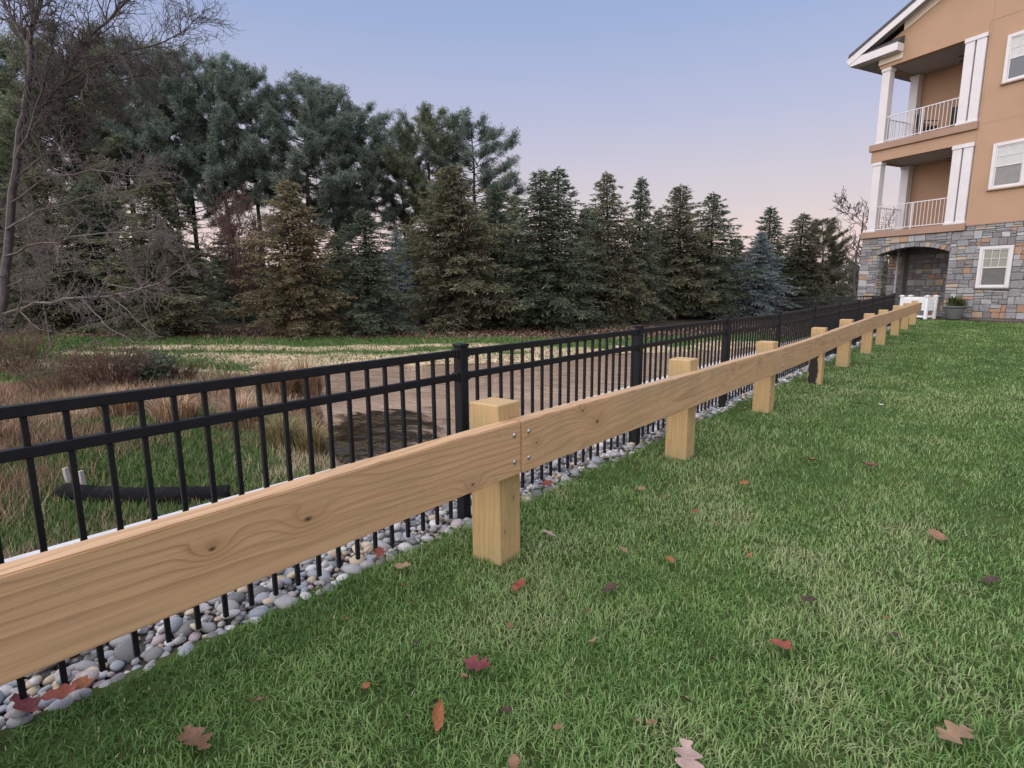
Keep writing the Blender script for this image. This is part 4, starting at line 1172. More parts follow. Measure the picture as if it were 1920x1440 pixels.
def pine(seed, nl=64, lo=0.36, spread=1.0):
    """white pine: straight stem, level limbs with upswept, tufted ends; lower limbs dead and bare"""
    rs = np.random.default_rng(seed)
    H = 13.0
    P0 = []; P1 = []; R0 = []; R1 = []
    zs = np.linspace(-0.4, H * 0.97, 11); ox = np.cumsum(rs.normal(0, 0.07, 11)); oy = np.cumsum(rs.normal(0, 0.07, 11))
    for q in range(10):
        P0.append([ox[q], oy[q], zs[q]]); P1.append([ox[q + 1], oy[q + 1], zs[q + 1]])
        R0.append(0.19 * (1 - max(0, zs[q]) / (H * 1.03)) + 0.012); R1.append(0.19 * (1 - max(0, zs[q + 1]) / (H * 1.03)) + 0.012)
    def stem(z): return np.array([np.interp(z, zs, ox), np.interp(z, zs, oy), z])
    B = []; D = []; T = []
    for i in range(nl):
        u = (i + rs.random()) / nl
        z = H * (lo + (0.98 - lo) * u)
        f = (z / H - lo) / (1 - lo)
        prof = np.interp(f, [0, 0.12, 0.35, 0.65, 0.88, 1.0], [1.6, 2.2, 2.5, 2.0, 1.15, 0.35]) * spread
        L = prof * rs.uniform(0.6, 1.18)
        az = i * 2.399 + rs.normal() * 0.5
        a = np.array([math.cos(az), math.sin(az), 0.0]); pr_ = np.array([-a[1], a[0], 0.0])
        rise = rs.uniform(0.05, 0.30) + 0.55 * f * f
        def path(t): return stem(z) + a * (L * t)[:, None] + pr_ * (0.15 * L * np.sin(t * 3 + i))[:, None] + np.array([0, 0, 1.0]) * (L * (rise * t + 0.25 * t ** 3))[:, None]
        pp = path(np.linspace(0, 1, 5))
        r0 = 0.015 + 0.013 * L
        for q in range(4):
            P0.append(pp[q]); P1.append(pp[q + 1]); R0.append(r0 * (1 - q / 4.4)); R1.append(r0 * (1 - (q + 1) / 4.4))
        nt_ = int(8 + 15 * L)
        t = 0.30 + 0.70 * rs.random(nt_) ** 0.75
        tl = rs.uniform(0.15, 0.55, nt_) * (0.5 + 0.5 * L / 2.2)
        p = path(t)
        td = a[None] * rs.uniform(0.2, 0.9, nt_)[:, None] + pr_[None] * (rs.choice([-1, 1], nt_) * rs.uniform(0.1, 1.0, nt_))[:, None] + np.array([[0, 0, 1.0]]) * rs.uniform(0.0, 1.1, nt_)[:, None]
        td /= np.linalg.norm(td, axis=1, keepdims=True)
        e = p + td * tl[:, None]
        for k in range(nt_):
            P0.append(p[k]); P1.append(e[k]); R0.append(0.010); R1.append(0.005)
            nc = 3 + int(tl[k] / 0.14)
            s = rs.uniform(0.35, 1.05, nc)
            c = p[k] + td[k] * (tl[k] * s)[:, None] + rs.normal(size=(nc, 3)) * 0.07
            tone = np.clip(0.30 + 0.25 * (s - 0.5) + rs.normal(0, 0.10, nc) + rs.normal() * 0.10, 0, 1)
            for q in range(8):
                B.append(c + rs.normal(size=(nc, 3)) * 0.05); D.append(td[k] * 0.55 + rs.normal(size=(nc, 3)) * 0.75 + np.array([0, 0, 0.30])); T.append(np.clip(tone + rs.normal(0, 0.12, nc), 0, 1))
    # dead snags below
    for i in range(18):
        z = H * rs.uniform(0.16, lo + 0.06); az = rs.random() * 6.28; L = rs.uniform(0.5, 1.6)
        a = np.array([math.cos(az), math.sin(az), rs.uniform(-0.1, 0.25)])
        P0.append(stem(z)); P1.append(stem(z) + a * L); R0.append(0.022); R1.append(0.005)
        for q in range(3):
            s0 = stem(z) + a * L * rs.uniform(0.3, 0.9); P0.append(s0); P1.append(s0 + (a + rs.normal(size=3) * 0.6) * 0.35); R0.append(0.009); R1.append(0.004)
    B = np.concatenate(B); D = np.concatenate(D); T = np.concatenate(T); n = len(B)
    V, F, tn = sprigs(B, D, rs.uniform(0.12, 0.20, n), rs.uniform(0.020, 0.034, n), T, rs, 0.1)
    tV, tF = seg_tubes(P0, P1, R0, R1, 3)
    return (V, F, tn), (tV, tF), H, 2.3

SPR = [spruce(1, nb=250, shape=1.5), spruce(2, nb=250, droop=0.42, shape=1.65), spruce(3, nb=240, shape=1.4), spruce(4, twin=True, nb=330, shape=1.7), spruce(5, nb=265, droop=0.22, shape=1.9, bare=0.06)]
PIN = [pine(11), pine(12, lo=0.42), pine(13, lo=0.30, spread=1.12), pine(14, lo=0.46, spread=0.92), pine(15, nl=78, lo=0.26, spread=1.1)]
_cache = {}
def conifer(kind, var, mat, px, top, depth, half, label, name, rz=0.0, cat='tree', group=None, dz=0.0):
    lib = SPR if kind == 'S' else PIN
    (V, F, tn), (tV, tF), H, Rr = lib[var]
    key = (kind, var, 'crown')
    if key not in _cache:
        _cache[key] = np_mesh('crown', V, F, mat, {'tone': tn})
    tk = (kind, var)
    if tk not in _cache:
        _cache[tk] = np_mesh('trunk', tV, tF, M_BARK)
    b = at(px, 600, depth)
    gz = G(b[0], b[1]) + dz
    tz = at(px, top, depth)[2]
    h = tz - gz
    rad = half / FPX * depth * ((1.62 if px > 900 else 1.34) if kind == 'S' else 1.0)
    o = empty(name, (b[0], b[1], gz), rz)
    o.rotation_euler = (0.03 * math.sin(px), 0.03 * math.cos(px * 1.7), rz)
    sx_ = rad / Rr; sz_ = h / H
    cr = link('crown', _cache[key], o, scale=(sx_, sx_, sz_))
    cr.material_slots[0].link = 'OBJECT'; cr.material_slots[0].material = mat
    link('trunk', _cache[tk], o, scale=(sx_, sx_, sz_))
    prop(o, label, cat, group)
    if 'cones' in label:
        rs = np.random.default_rng(91)
        B = V.reshape(-1, 4, 3)[:, 2]
        q = B[(B[:, 2] > 0.35 * H) & (np.hypot(B[:, 0], B[:, 1]) > 0.5 * Rr * (1 - B[:, 2] / H))]
        q = q[rs.choice(len(q), 260, replace=False)] * np.array([sx_, sx_, sz_])
        P0 = np.concatenate([q, q - [0, 0, 0.05]]); P1 = np.concatenate([q - [0, 0, 0.05], q - [0, 0, 0.14]])
        n_ = len(q)
        cV, cF = seg_tubes(P0, P1, np.concatenate([np.full(n_, 0.008), np.full(n_, 0.022)]), np.concatenate([np.full(n_, 0.022), np.full(n_, 0.006)]), 5)
        prop(link('cones', np_mesh('cones', cV, cF, noise_mat('spruce_cones', [(0.20, 0.115, 0.06), (0.34, 0.22, 0.13)], scale=8, rough=0.9)), o), kind='stuff')
    return o

TREES = [
    # front row of spruces, right to left
    ('S', 0, M_SPR_BL, 1412, 436, 32, 40, 'small silvery blue spruce in front of darker spruces near the far fence', 'blue_spruce'),
    ('S', 2, M_SPR, 1428, 393, 36, 46, 'dark spruce directly behind the silvery blue spruce', 'spruce_tree'),
    ('S', 1, M_SPR_OL, 1484, 404, 37, 46, 'dark olive spruce between the blue spruce and the stone pier', 'spruce_tree'),
    ('P', 4, M_SPR_OL, 1530, 418, 38, 36, 'loose leaning evergreen, last of the row before the bare tree', 'evergreen_tree'),
    ('S', 0, M_SPR, 1325, 366, 32.5, 52, 'pointed dark spruce left of the gap of pink sky', 'spruce_tree'),
    ('S', 4, M_SPR_OL, 1270, 355, 32, 52, 'tall spruce paired on the left of the pointed dark spruce', 'spruce_tree'),
    ('S', 2, M_SPR, 1190, 339, 30, 44, 'right one of two narrow spruces right of the double topped spruce', 'spruce_tree'),
    ('S', 1, M_SPR_OL, 1142, 332, 29, 54, 'left one of two narrow spruces right of the double topped spruce', 'spruce_tree'),
    ('S', 3, M_SPR, 1028, 322, 26.5, 78, 'broad double topped green spruce in the middle of the row', 'spruce_tree'),
    ('S', 1, M_SPR, 932, 352, 28, 56, 'dark spruce hidden partly behind the rusty topped spruce', 'spruce_tree'),
    ('S', 4, M_SPR_OL, 856, 322, 25.5, 92, 'big olive spruce hung with cones in the middle of the row', 'spruce_tree'),
    ('S', 0, M_SPR_BL, 752, 432, 29, 40, 'small bluish spruce in shade between two big spruces', 'blue_spruce'),
    ('S', 2, M_SPR, 690, 398, 23.5, 76, 'dark green spruce with low skirts right of the tawny spruce', 'spruce_tree'),
    ('S', 4, M_SPR_YL, 566, 346, 22.5, 74, 'tawny yellowish spruce with its trunk showing at the foot', 'spruce_tree'),
    ('S', 1, M_SPR_OL, 312, 330, 22.5, 96, 'wide olive evergreen behind the hanging bare branches', 'spruce_tree'),
    ('S', 2, M_SPR, 205, 350, 26, 80, 'dark evergreen in shade left of the wide olive evergreen', 'spruce_tree'),
    ('S', 0, M_SPR_OL, 100, 330, 24, 90, 'shaded evergreen behind the trunk of the bare tree', 'spruce_tree'),
    ('S', 1, M_SPR, 10, 300, 25, 95, 'dark evergreen at the left edge of the picture', 'spruce_tree'),
    ('S', 1, M_SPR, 1232, 398, 35, 44, 'shorter dark spruce filling the gap behind the tall paired spruces', 'spruce_tree'),
    ('S', 4, M_SPR, 1098, 392, 32, 46, 'shaded spruce between the double topped spruce and the narrow pair', 'spruce_tree'),
    ('S', 2, M_SPR_OL, 972, 372, 30, 50, 'shaded spruce just left of the double topped spruce', 'spruce_tree'),
    ('S', 0, M_SPR, 1372, 448, 39, 44, 'low dark spruce behind the gap of pink sky', 'spruce_tree'),
    ('S', 3, M_SPR_OL, 775, 452, 31, 60, 'low olive spruce in the shade left of the big cone hung spruce', 'spruce_tree'),
    ('S', 2, M_SPR, 440, 420, 31, 60, 'dark spruce in the shade behind the small reddish bare tree', 'spruce_tree'),
    ('S', 0, M_SPR, 640, 440, 30, 60, 'shaded spruce low behind the tawny spruce', 'spruce_tree'),
]
PINES = [
    (0, M_PINE, 20, 88, 31, 95, 0.3, 'tall pine at the left edge behind the bare tree'),
    (2, M_PINE_W, 120, 118, 34, 95, 1.3, 'tall pine behind the forked limbs of the bare tree'),
    (4, M_PINE_W, 205, 108, 30, 100, 2.0, 'brownish green pine with a broad dense crown'),
    (1, M_PINE, 268, 104, 33, 80, 0.9, 'tall pine just right of the brownish pine'),
    (3, M_PINE, 338, 130, 31, 72, 4.0, 'pine standing under the tips of the bare branches'),
    (0, M_PINE, 392, 138, 33, 66, 5.1, 'slim pine left of the gap of sky'),
    (1, M_PINE, 446, 145, 31, 62, 2.6, 'pine with a bare dark stem over the reddish tree'),
    (3, M_PINE, 500, 158, 32, 64, 3.3, 'pine with an open lower stem above the tawny spruce'),
    (2, M_PINE, 590, 170, 32, 82, 0.5, 'broad pine behind the tawny spruce'),
    (0, M_PINE_W, 645, 192, 34, 62, 1.9, 'pine right behind the broad pine'),
    (1, M_PINE, 706, 220, 34, 66, 4.4, 'rounded pine over the dark green spruce'),
    (3, M_PINE, 760, 250, 36, 50, 5.6, 'thin stemmed pine in the middle of the pine row'),
    (4, M_PINE_W, 822, 232, 35, 66, 2.9, 'dense pine behind the big olive spruce'),
    (2, M_PINE, 905, 238, 34, 72, 3.8, 'last pine of the row leaning to the right'),
]
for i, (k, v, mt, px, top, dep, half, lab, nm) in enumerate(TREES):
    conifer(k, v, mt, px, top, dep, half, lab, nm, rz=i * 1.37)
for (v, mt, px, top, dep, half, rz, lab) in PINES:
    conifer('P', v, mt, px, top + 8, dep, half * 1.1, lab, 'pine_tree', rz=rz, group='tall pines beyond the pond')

# ------------------------------------------------------------------ bare trees
class Twigs:
    def __init__(s, seed): s.r = np.random.default_rng(seed); s.P0 = []; s.P1 = []; s.R0 = []; s.R1 = []
    def seg(s, a, b, ra, rb): s.P0.append(a); s.P1.append(b); s.R0.append(ra); s.R1.append(rb)
    def limb(s, pts, r0, r1, kids, klen, depth, up=0.25, kang=0.9):
        """a limb through given points; grows side twigs of its own along the way"""
        pts = np.array(pts, float); n = len(pts)
        # refine with slight wander
        fine = [pts[0]]
        for i in range(n - 1):
            m = 3
            for k in range(1, m + 1):
                q = pts[i] + (pts[i + 1] - pts[i]) * k / m
                if k < m: q = q + s.r.normal(size=3) * 0.02 * np.linalg.norm(pts[i + 1] - pts[i])
                fine.append(q)
        fine = np.array(fine); m = len(fine)
        for i in range(m - 1):
            s.seg(fine[i], fine[i + 1], r0 + (r1 - r0) * i / (m - 1), r0 + (r1 - r0) * (i + 1) / (m - 1))
        for _ in range(kids):
            u = s.r.uniform(0.12, 1.0); i = min(int(u * (m - 1)), m - 2)
            p = fine[i] + (fine[i + 1] - fine[i]) * s.r.random()
            d = fine[i + 1] - fine[i]; d /= np.linalg.norm(d)
            k = s.r.normal(size=3); k -= (k @ d) * d; k /= np.linalg.norm(k)
            d2 = d * math.cos(kang) + k * math.sin(kang) + np.array([0, 0, up]); d2 /= np.linalg.norm(d2)
            s.twig(p, d2, klen * s.r.uniform(0.45, 1.15) * (1.1 - 0.5 * u), min(0.6 * (r0 + (r1 - r0) * u), 0.008 + 0.012 * klen), depth, up)
    def twig(s, p, d, L, r, depth, up=0.2):
        n = 4 if depth > 0 else 3
        q = np.array(p, float); dd = d.copy()
        for i in range(n):
            nd = dd + s.r.normal(size=3) * 0.20 + np.array([0, 0, up * 0.22]); nd /= np.linalg.norm(nd)
            e = q + nd * L / n
            s.seg(q, e, r * (1 - i / (n + 0.6)), r * (1 - (i + 1) / (n + 0.6)))
            if depth > 0:
                for _ in range(1 if s.r.random() < 0.7 else 2):
                    k = s.r.normal(size=3); k -= (k @ nd) * nd; k /= np.linalg.norm(k)
                    d2 = nd * 0.75 + k * s.r.uniform(0.45, 0.9); d2 /= np.linalg.norm(d2)
                    s.twig(q + nd * L / n * s.r.random(), d2, L * s.r.uniform(0.35, 0.62), r * 0.55, depth - 1, up)
            q = e; dd = nd
    def mesh(s, name, mat, sides=3, rmin=0.0025):
        V, F = seg_tubes(s.P0, s.P1, np.maximum(s.R0, rmin), np.maximum(s.R1, rmin), sides)
        return np_mesh(name, V, F, mat, sm=True)

M_BARE = noise_mat('bare_tree_bark', [(0.070, 0.057, 0.060), (0.135, 0.115, 0.116)], scale=7, rough=0.95, bump=0.6, bscale=30)
M_LICHEN = noise_mat('lichened_bark', [(0.10, 0.078, 0.074), (0.21, 0.185, 0.175)], scale=10, rough=0.95, bump=0.4, bscale=40)

def bare_big():
    D0 = 14.0
    base = at(-12, 715, D0)
    gz = G(base[0], base[1])
    root = empty('bare_tree', (base[0], base[1], gz))
    prop(root, 'large leafless tree with lichened low branches at the left edge', 'tree')
    off = np.array([base[0], base[1], gz])
    def w(pts): return [at(x, y_, D0 + dz) - off for x, y_, dz in pts]
    tr = Twigs(31)
    trunk = w([(-14, 745, 0), (-4, 620, 0), (6, 520, 0), (18, 400, 0.1), (33, 270, 0.1), (48, 185, 0), (57, 110, 0), (55, 60, 0)])
    trunk[0][2] = -0.15
    tr.limb(trunk, 0.145, 0.07, 0, 1.0, 1)
    tr.limb(w([(55, 62, 0), (68, 28, 0), (84, -40, 0), (95, -140, 0.3), (90, -240, 0.4)]), 0.075, 0.02, 24, 1.6, 2, 0.4)
    tr.limb(w([(58, 105, 0), (46, 72, 0.1), (22, 32, 0.3), (-10, -30, 0.6), (-50, -120, 1)]), 0.065, 0.02, 24, 1.5, 2, 0.4)
    tr.limb(w([(56, 80, 0), (64, 40, -0.4), (60, -20, -0.8), (50, -120, -1.2)]), 0.05, 0.015, 18, 1.4, 2, 0.4)
    tr.limb(w([(36, 255, 0.1), (75, 198, 0), (116, 158, -0.2), (150, 88, -0.3), (200, 42, -0.4), (245, -10, -0.5), (290, -90, -0.6)]), 0.07, 0.018, 44, 1.6, 2, 0.35)
    tr.limb(w([(118, 158, -0.2), (165, 128, -0.6), (225, 100, -0.9), (290, 84, -1.1), (345, 58, -1.2), (372, 30, -1.2)]), 0.038, 0.008, 44, 1.15, 2, 0.25)
    tr.limb(w([(75, 198, 0), (140, 175, 0.4), (220, 150, 0.6), (300, 135, 0.8), (360, 118, 0.9)]), 0.036, 0.007, 40, 1.05, 2, 0.22)
    tr.limb(w([(24, 340, 0.1), (70, 300, 0.3), (130, 262, 0.5), (200, 222, 0.6), (270, 190, 0.8)]), 0.04, 0.008, 28, 1.0, 2, 0.2)
    tr.limb(w([(28, 300, 0.1), (60, 230, -0.4), (85, 150, -0.7), (100, 70, -0.9), (125, 0, -1.0)]), 0.042, 0.008, 30, 1.15, 2, 0.3)
    link('trunk', tr.mesh('trunk', M_BARE, 3, 0.0038), root)
    lo = Twigs(32)
    lo.limb(w([(2, 590, 0), (66, 567, -0.3), (150, 558, -0.6), (205, 556, -0.8), (253, 546, -1.0), (302, 529, -1.2), (350, 497, -1.3), (396, 455, -1.4)]), 0.050, 0.010, 34, 0.8, 2, 0.15, 1.0)
    lo.limb(w([(152, 560, -0.6), (178, 588, -0.8), (205, 616, -1.0), (250, 642, -1.1), (290, 640, -1.2)]), 0.022, 0.006, 9, 0.45, 1, 0.0, 1.0)
    lo.limb(w([(205, 556, -0.8), (240, 582, -1.0), (285, 625, -1.2), (300, 632, -1.2)]), 0.018, 0.005, 8, 0.4, 1, 0.0, 1.0)
    lo.limb(w([(200, 532, -0.7), (260, 542, -0.9), (330, 560, -1.0), (372, 568, -1.1)]), 0.018, 0.005, 8, 0.4, 1, 0.1, 1.0)
    lo.limb(w([(33, 578, -0.2), (60, 608, -0.4), (75, 618, -0.5), (130, 628, -0.6)]), 0.024, 0.006, 9, 0.5, 1, 0.1, 1.0)
    lo.limb(w([(-20, 690, -0.8), (40, 676, -0.9), (100, 664, -1.0), (173, 648, -1.1), (214, 634, -1.2)]), 0.028, 0.006, 8, 0.45, 1, 0.1, 1.0)
    lo.limb(w([(-20, 702, -1.4), (40, 700, -1.4), (84, 698, -1.5), (120, 678, -1.5)]), 0.020, 0.006, 6, 0.4, 1, 0.1, 1.0)
    lo.limb(w([(10, 480, 0), (80, 455, -0.4), (170, 440, -0.7), (250, 436, -0.9), (320, 430, -1.0)]), 0.032, 0.006, 26, 0.85, 2, 0.1, 1.0)
    lo.limb(w([(12, 430, 0), (70, 395, 0.4), (150, 372, 0.6), (230, 352, 0.8), (300, 345, 0.9)]), 0.034, 0.006, 26, 0.85, 2, 0.1, 1.0)
    lo.limb(w([(20, 380, 0), (90, 330, -0.4), (170, 318, -0.8), (240, 330, -1.0), (330, 322, -1.2)]), 0.034, 0.006, 26, 0.85, 2, 0.1, 1.0)
    lo.limb(w([(5, 540, 0), (50, 520, 0.3), (120, 512, 0.5), (200, 500, 0.6)]), 0.03, 0.006, 16, 0.7, 2, 0.1, 1.0)
    lo.limb(w([(-10, 640, 0.2), (20, 610, -0.6), (40, 560, -0.8), (30, 500, -0.9)]), 0.03, 0.006, 14, 0.6, 2, 0.2, 1.0)
    link('low_branches', lo.mesh('low_branches', M_LICHEN, 3, 0.0045), root)
bare_big()

def bare_free(px, base_y, depth, h, mat, label, seed, name='bare_tree', n=9, spread=0.55, r=0.06, up=0.45, lean=(0, 0), z0=None, dep=2, frac=0.25, thick=0.00025):
    b = at(px, base_y, depth)
    z = G(b[0], b[1]) if z0 is None else z0
    o = empty(name, (b[0], b[1], z)); prop(o, label, 'tree')
    t = Twigs(seed)
    rs = t.r
    top = np.array([lean[0], lean[1], h * 0.75])
    t.limb([(0, 0, -0.1), tuple(top * 0.35 + rs.normal(size=3) * 0.03 * h * np.array([1, 1, 0])), tuple(top)], r, r * 0.25, 0, 1, 0)
    for i in range(n):
        u = frac + (1 - frac) * (i + rs.random()) / n
        p = top * u; az = rs.random() * 6.28
        d = np.array([math.cos(az) * spread, math.sin(az) * spread, 1.0 - spread * 0.6]); d /= np.linalg.norm(d)
        L = h * (0.62 - 0.35 * u) * rs.uniform(0.7, 1.1)
        t.limb([p, p + d * L * 0.5 + np.array([0, 0, 0.02 * h]), p + d * L + np.array([0, 0, 0.08 * h])], r * 0.45 * (1.1 - u), r * 0.08, 9, L * 0.42, dep, up)
    link('trunk', t.mesh('trunk', mat, 3, depth * thick), o)
    return o
M_RED = noise_mat('reddish_twigs', [(0.11, 0.065, 0.055), (0.20, 0.125, 0.105)], scale=6, rough=0.95)
bare_free(1604, 560, 44, 9.6, M_BARE, 'leafless tree against pink sky beside the stone pier', 51, n=14, spread=0.95, r=0.16, up=0.3, dep=1, thick=0.00042, frac=0.15)
bare_free(1650, 560, 55, 8.5, M_BARE, 'leafless tree seen through the middle balcony railing', 52, n=10, spread=0.8, r=0.13, up=0.35, dep=1, thick=0.0004)
bare_free(462, 612, 24, 5.6, M_RED, 'small reddish leafless tree with a dense upright crown', 53, n=26, spread=0.42, r=0.10, up=0.5, frac=0.22)
bare_free(95, 640, 19, 5.0, M_LICHEN, 'thin grey leafless sapling in front of the left evergreens', 54, n=10, spread=0.5, r=0.04)
bare_free(300, 640, 20.5, 4.6, M_LICHEN, 'thin leafless sapling before the wide olive evergreen', 55, n=9, spread=0.5, r=0.035)

# ------------------------------------------------------------------ woods far behind the row, and everything low and growing
def on_g(px, py):
    z = -0.6
    for _ in range(12):
        p_ = on_z(px, py, z); z = G(p_[0], p_[1])
    return np.array([p_[0], p_[1], z])

def far_woods():
    rs = np.random.default_rng(77)
    B = []; T = []; L = []
    n = 40000
    px = rs.uniform(-700, 1680, n); dep = rs.uniform(46, 70, n)
    hp = np.interp(px, [-700, 0, 500, 900, 1100, 1400, 1680], [5.6, 5.4, 4.6, 4.0, 3.8, 3.6, 3.2])
    h = hp * (0.55 + 0.9 * fbm(px * 0.011, dep * 0.05, 9)) 
    z = rs.random(n) ** 0.8 * h
    P = np.stack([CAM[0] + dep * (FW[0] + (px - 960) / FPX * RT[0]), CAM[1] + dep * (FW[1] + (px - 960) / FPX * RT[1]), z], 1)
    d = rs.normal(size=(n, 3)) * np.array([1, 1, 0.7]) + np.array([0, 0, 0.25])
    V, F, tn = sprigs(P, d, rs.uniform(0.45, 0.9, n), rs.uniform(0.18, 0.34, n), np.clip(rs.normal(0.35, 0.2, n), 0, 1), rs, 0.1)
    mt = foliage_mat('far_wood_leaves', (0.020, 0.024, 0.017), (0.050, 0.052, 0.036), (0.095, 0.085, 0.062))
    prop(link('far_woods', np_mesh('far_woods', V, F, mt, {'tone': tn})), 'dark belt of woods far behind the conifers', kind='stuff')
far_woods()

def blades3(P, h, wd, lean, az, tone):
    """single-triangle blades"""
    n = len(P)
    s = np.stack([np.cos(az), np.sin(az), np.zeros(n)], 1) * (wd / 2)[:, None]
    f = np.stack([-np.sin(az), np.cos(az), np.zeros(n)], 1)
    tip = P + f * (lean * h)[:, None] + np.array([0, 0, 1.0]) * h[:, None]
    V = np.stack([P - s, P + s, tip], 1).reshape(-1, 3)
    F = np.arange(3 * n).reshape(-1, 3)
    return V, F, np.repeat(tone, 3)

def blades5(P, h, wd, lean, az, tone):
    n = len(P)
    s = np.stack([np.cos(az), np.sin(az), np.zeros(n)], 1) * (wd / 2)[:, None]
    f = np.stack([-np.sin(az), np.cos(az), np.zeros(n)], 1)
    up = np.array([0, 0, 1.0])
    m1 = P + f * (lean * h * 0.35)[:, None] + up * (h * 0.62)[:, None]
    tip = P + f * (lean * h)[:, None] + up * (h * (1.0 - 0.25 * np.clip(lean, 0, 1)))[:, None]
    V = np.stack([P - s, P + s, m1 + s * 0.85, m1 - s * 0.85, tip], 1).reshape(-1, 3)
    i = np.arange(n)[:, None] * 5
    F = np.concatenate([i + [0, 1, 2], i + [0, 2, 3], i + [3, 2, 4]], 1).reshape(-1, 3)
    return V, F, np.repeat(tone, 5)

# --- mown lawn
M_GRASS = blade_mat('lawn_blades', [(0.0, (0.065, 0.145, 0.034)), (0.30, (0.140, 0.260, 0.066)), (0.55, (0.225, 0.345, 0.118)), (0.78, (0.35, 0.40, 0.19)), (1.0, (0.50, 0.45, 0.29))], rough=0.5, spec=0.3, trans=0.3)
def lawn_blades():
    rs = np.random.default_rng(5)
    parts = []
    cs = 0.4
    gx, gy = np.meshgrid(np.arange(-0.5, 11.5, cs), np.arange(-1.0, 29.5, cs), indexing='ij')
    gx = gx.ravel(); gy = gy.ravel()
    c = np.stack([gx + cs / 2 - CAM[0], gy + cs / 2 - CAM[1], np.full(len(gx), -CAM[2])], 1)
    dep = c @ FW; lat = c @ RT
    r = np.linalg.norm(c, axis=1)
    vis = (dep > -0.6) & (np.abs(lat) < 1.02 * np.maximum(dep, 0) + 1.3)
    dens = np.where(vis, 9400 * np.minimum(1, (2.6 / r)) ** 1.55, 0)
    cnt = rs.poisson(dens * cs * cs)
    X = np.repeat(gx, cnt) + rs.random(cnt.sum()) * cs
    Y = np.repeat(gy, cnt) + rs.random(cnt.sum()) * cs
    rr = np.repeat(r, cnt)
    edge = grass_edge(Y) + 0.025 * rs.normal(size=len(X))
    # the building's mulch edge, in building coordinates
    ca, sa = math.cos(R(-24.5)), math.sin(R(-24.5))
    lx = (X - 1.8444) * ca + (Y - 28.878) * sa; ly = -(X - 1.8444) * sa + (Y - 28.878) * ca
    k = (X > edge) & ~((ly > -0.95) & (lx > -3.0)) & (ly < 0.0)
    for yy in WY: k &= ~((np.abs(X + 0.097) < 0.10) & (np.abs(Y - yy) < 0.10))
    X = X[k]; Y = Y[k]; rr = rr[k]; n = len(X)
    g1 = fbm(X * 0.55, Y * 0.55, 21); g2 = fbm(X * 2.6, Y * 2.6, 22); g3 = fbm(X * 9, Y * 9, 23)
    g4 = fbm(X * 0.22 + 5, Y * 0.22, 29)
    t = 0.31 + 0.60 * (g1 - 0.5) + 0.65 * (g2 - 0.5) + 0.40 * (g3 - 0.5) + 0.5 * (g4 - 0.5) + 0.07 * np.sin(X * 5.2 + 0.4 * np.sin(Y)) + rs.normal(0, 0.17, n)
    dry = (rs.random(n) < 0.035 + 0.30 * np.clip(g2 - 0.63, 0, 1) * 4)
    # worn, strawy ground close round the posts
    for yy in WY[2:]:
        dd = np.hypot(X + 0.05, Y - yy)
        dry |= (dd < 0.42) & (rs.random(n) < 0.55 * np.exp(-(dd / 0.25) ** 2))
    t = np.where(dry, rs.uniform(0.72, 1.0, n), np.clip(t, 0, 0.8))
    h = (0.015 + 0.026 * g2 + 0.011 * rs.random(n)) * (1 - 0.35 * dry)
    h = np.where(X < edge[k] + 0.10, h * 1.2, h)
    P = np.stack([X, Y, lawn_z(Y) - 0.014], 1)
    wd = 0.0042 * np.maximum(1, rr / 3.2) ** 0.85 * rs.uniform(0.7, 1.3, n)
    lean = np.abs(rs.normal(0.75, 0.60, n)); az = rs.random(n) * 6.283
    near = rr < 4.3
    o5 = blades5(P[near], h[near], wd[near], lean[near], az[near], t[near])
    o3 = blades3(P[~near], h[~near], wd[~near], lean[~near], az[~near], t[~near])
    V = np.concatenate([o5[0], o3[0]]); F = np.concatenate([o5[1], o3[1] + len(o5[0])]); T = np.concatenate([o5[2], o3[2]])
    prop(link('lawn_grass', np_mesh('lawn_grass', V, F, M_GRASS, {'tone': T})), 'short mown grass blades of the lawn', kind='stuff')
lawn_blades()

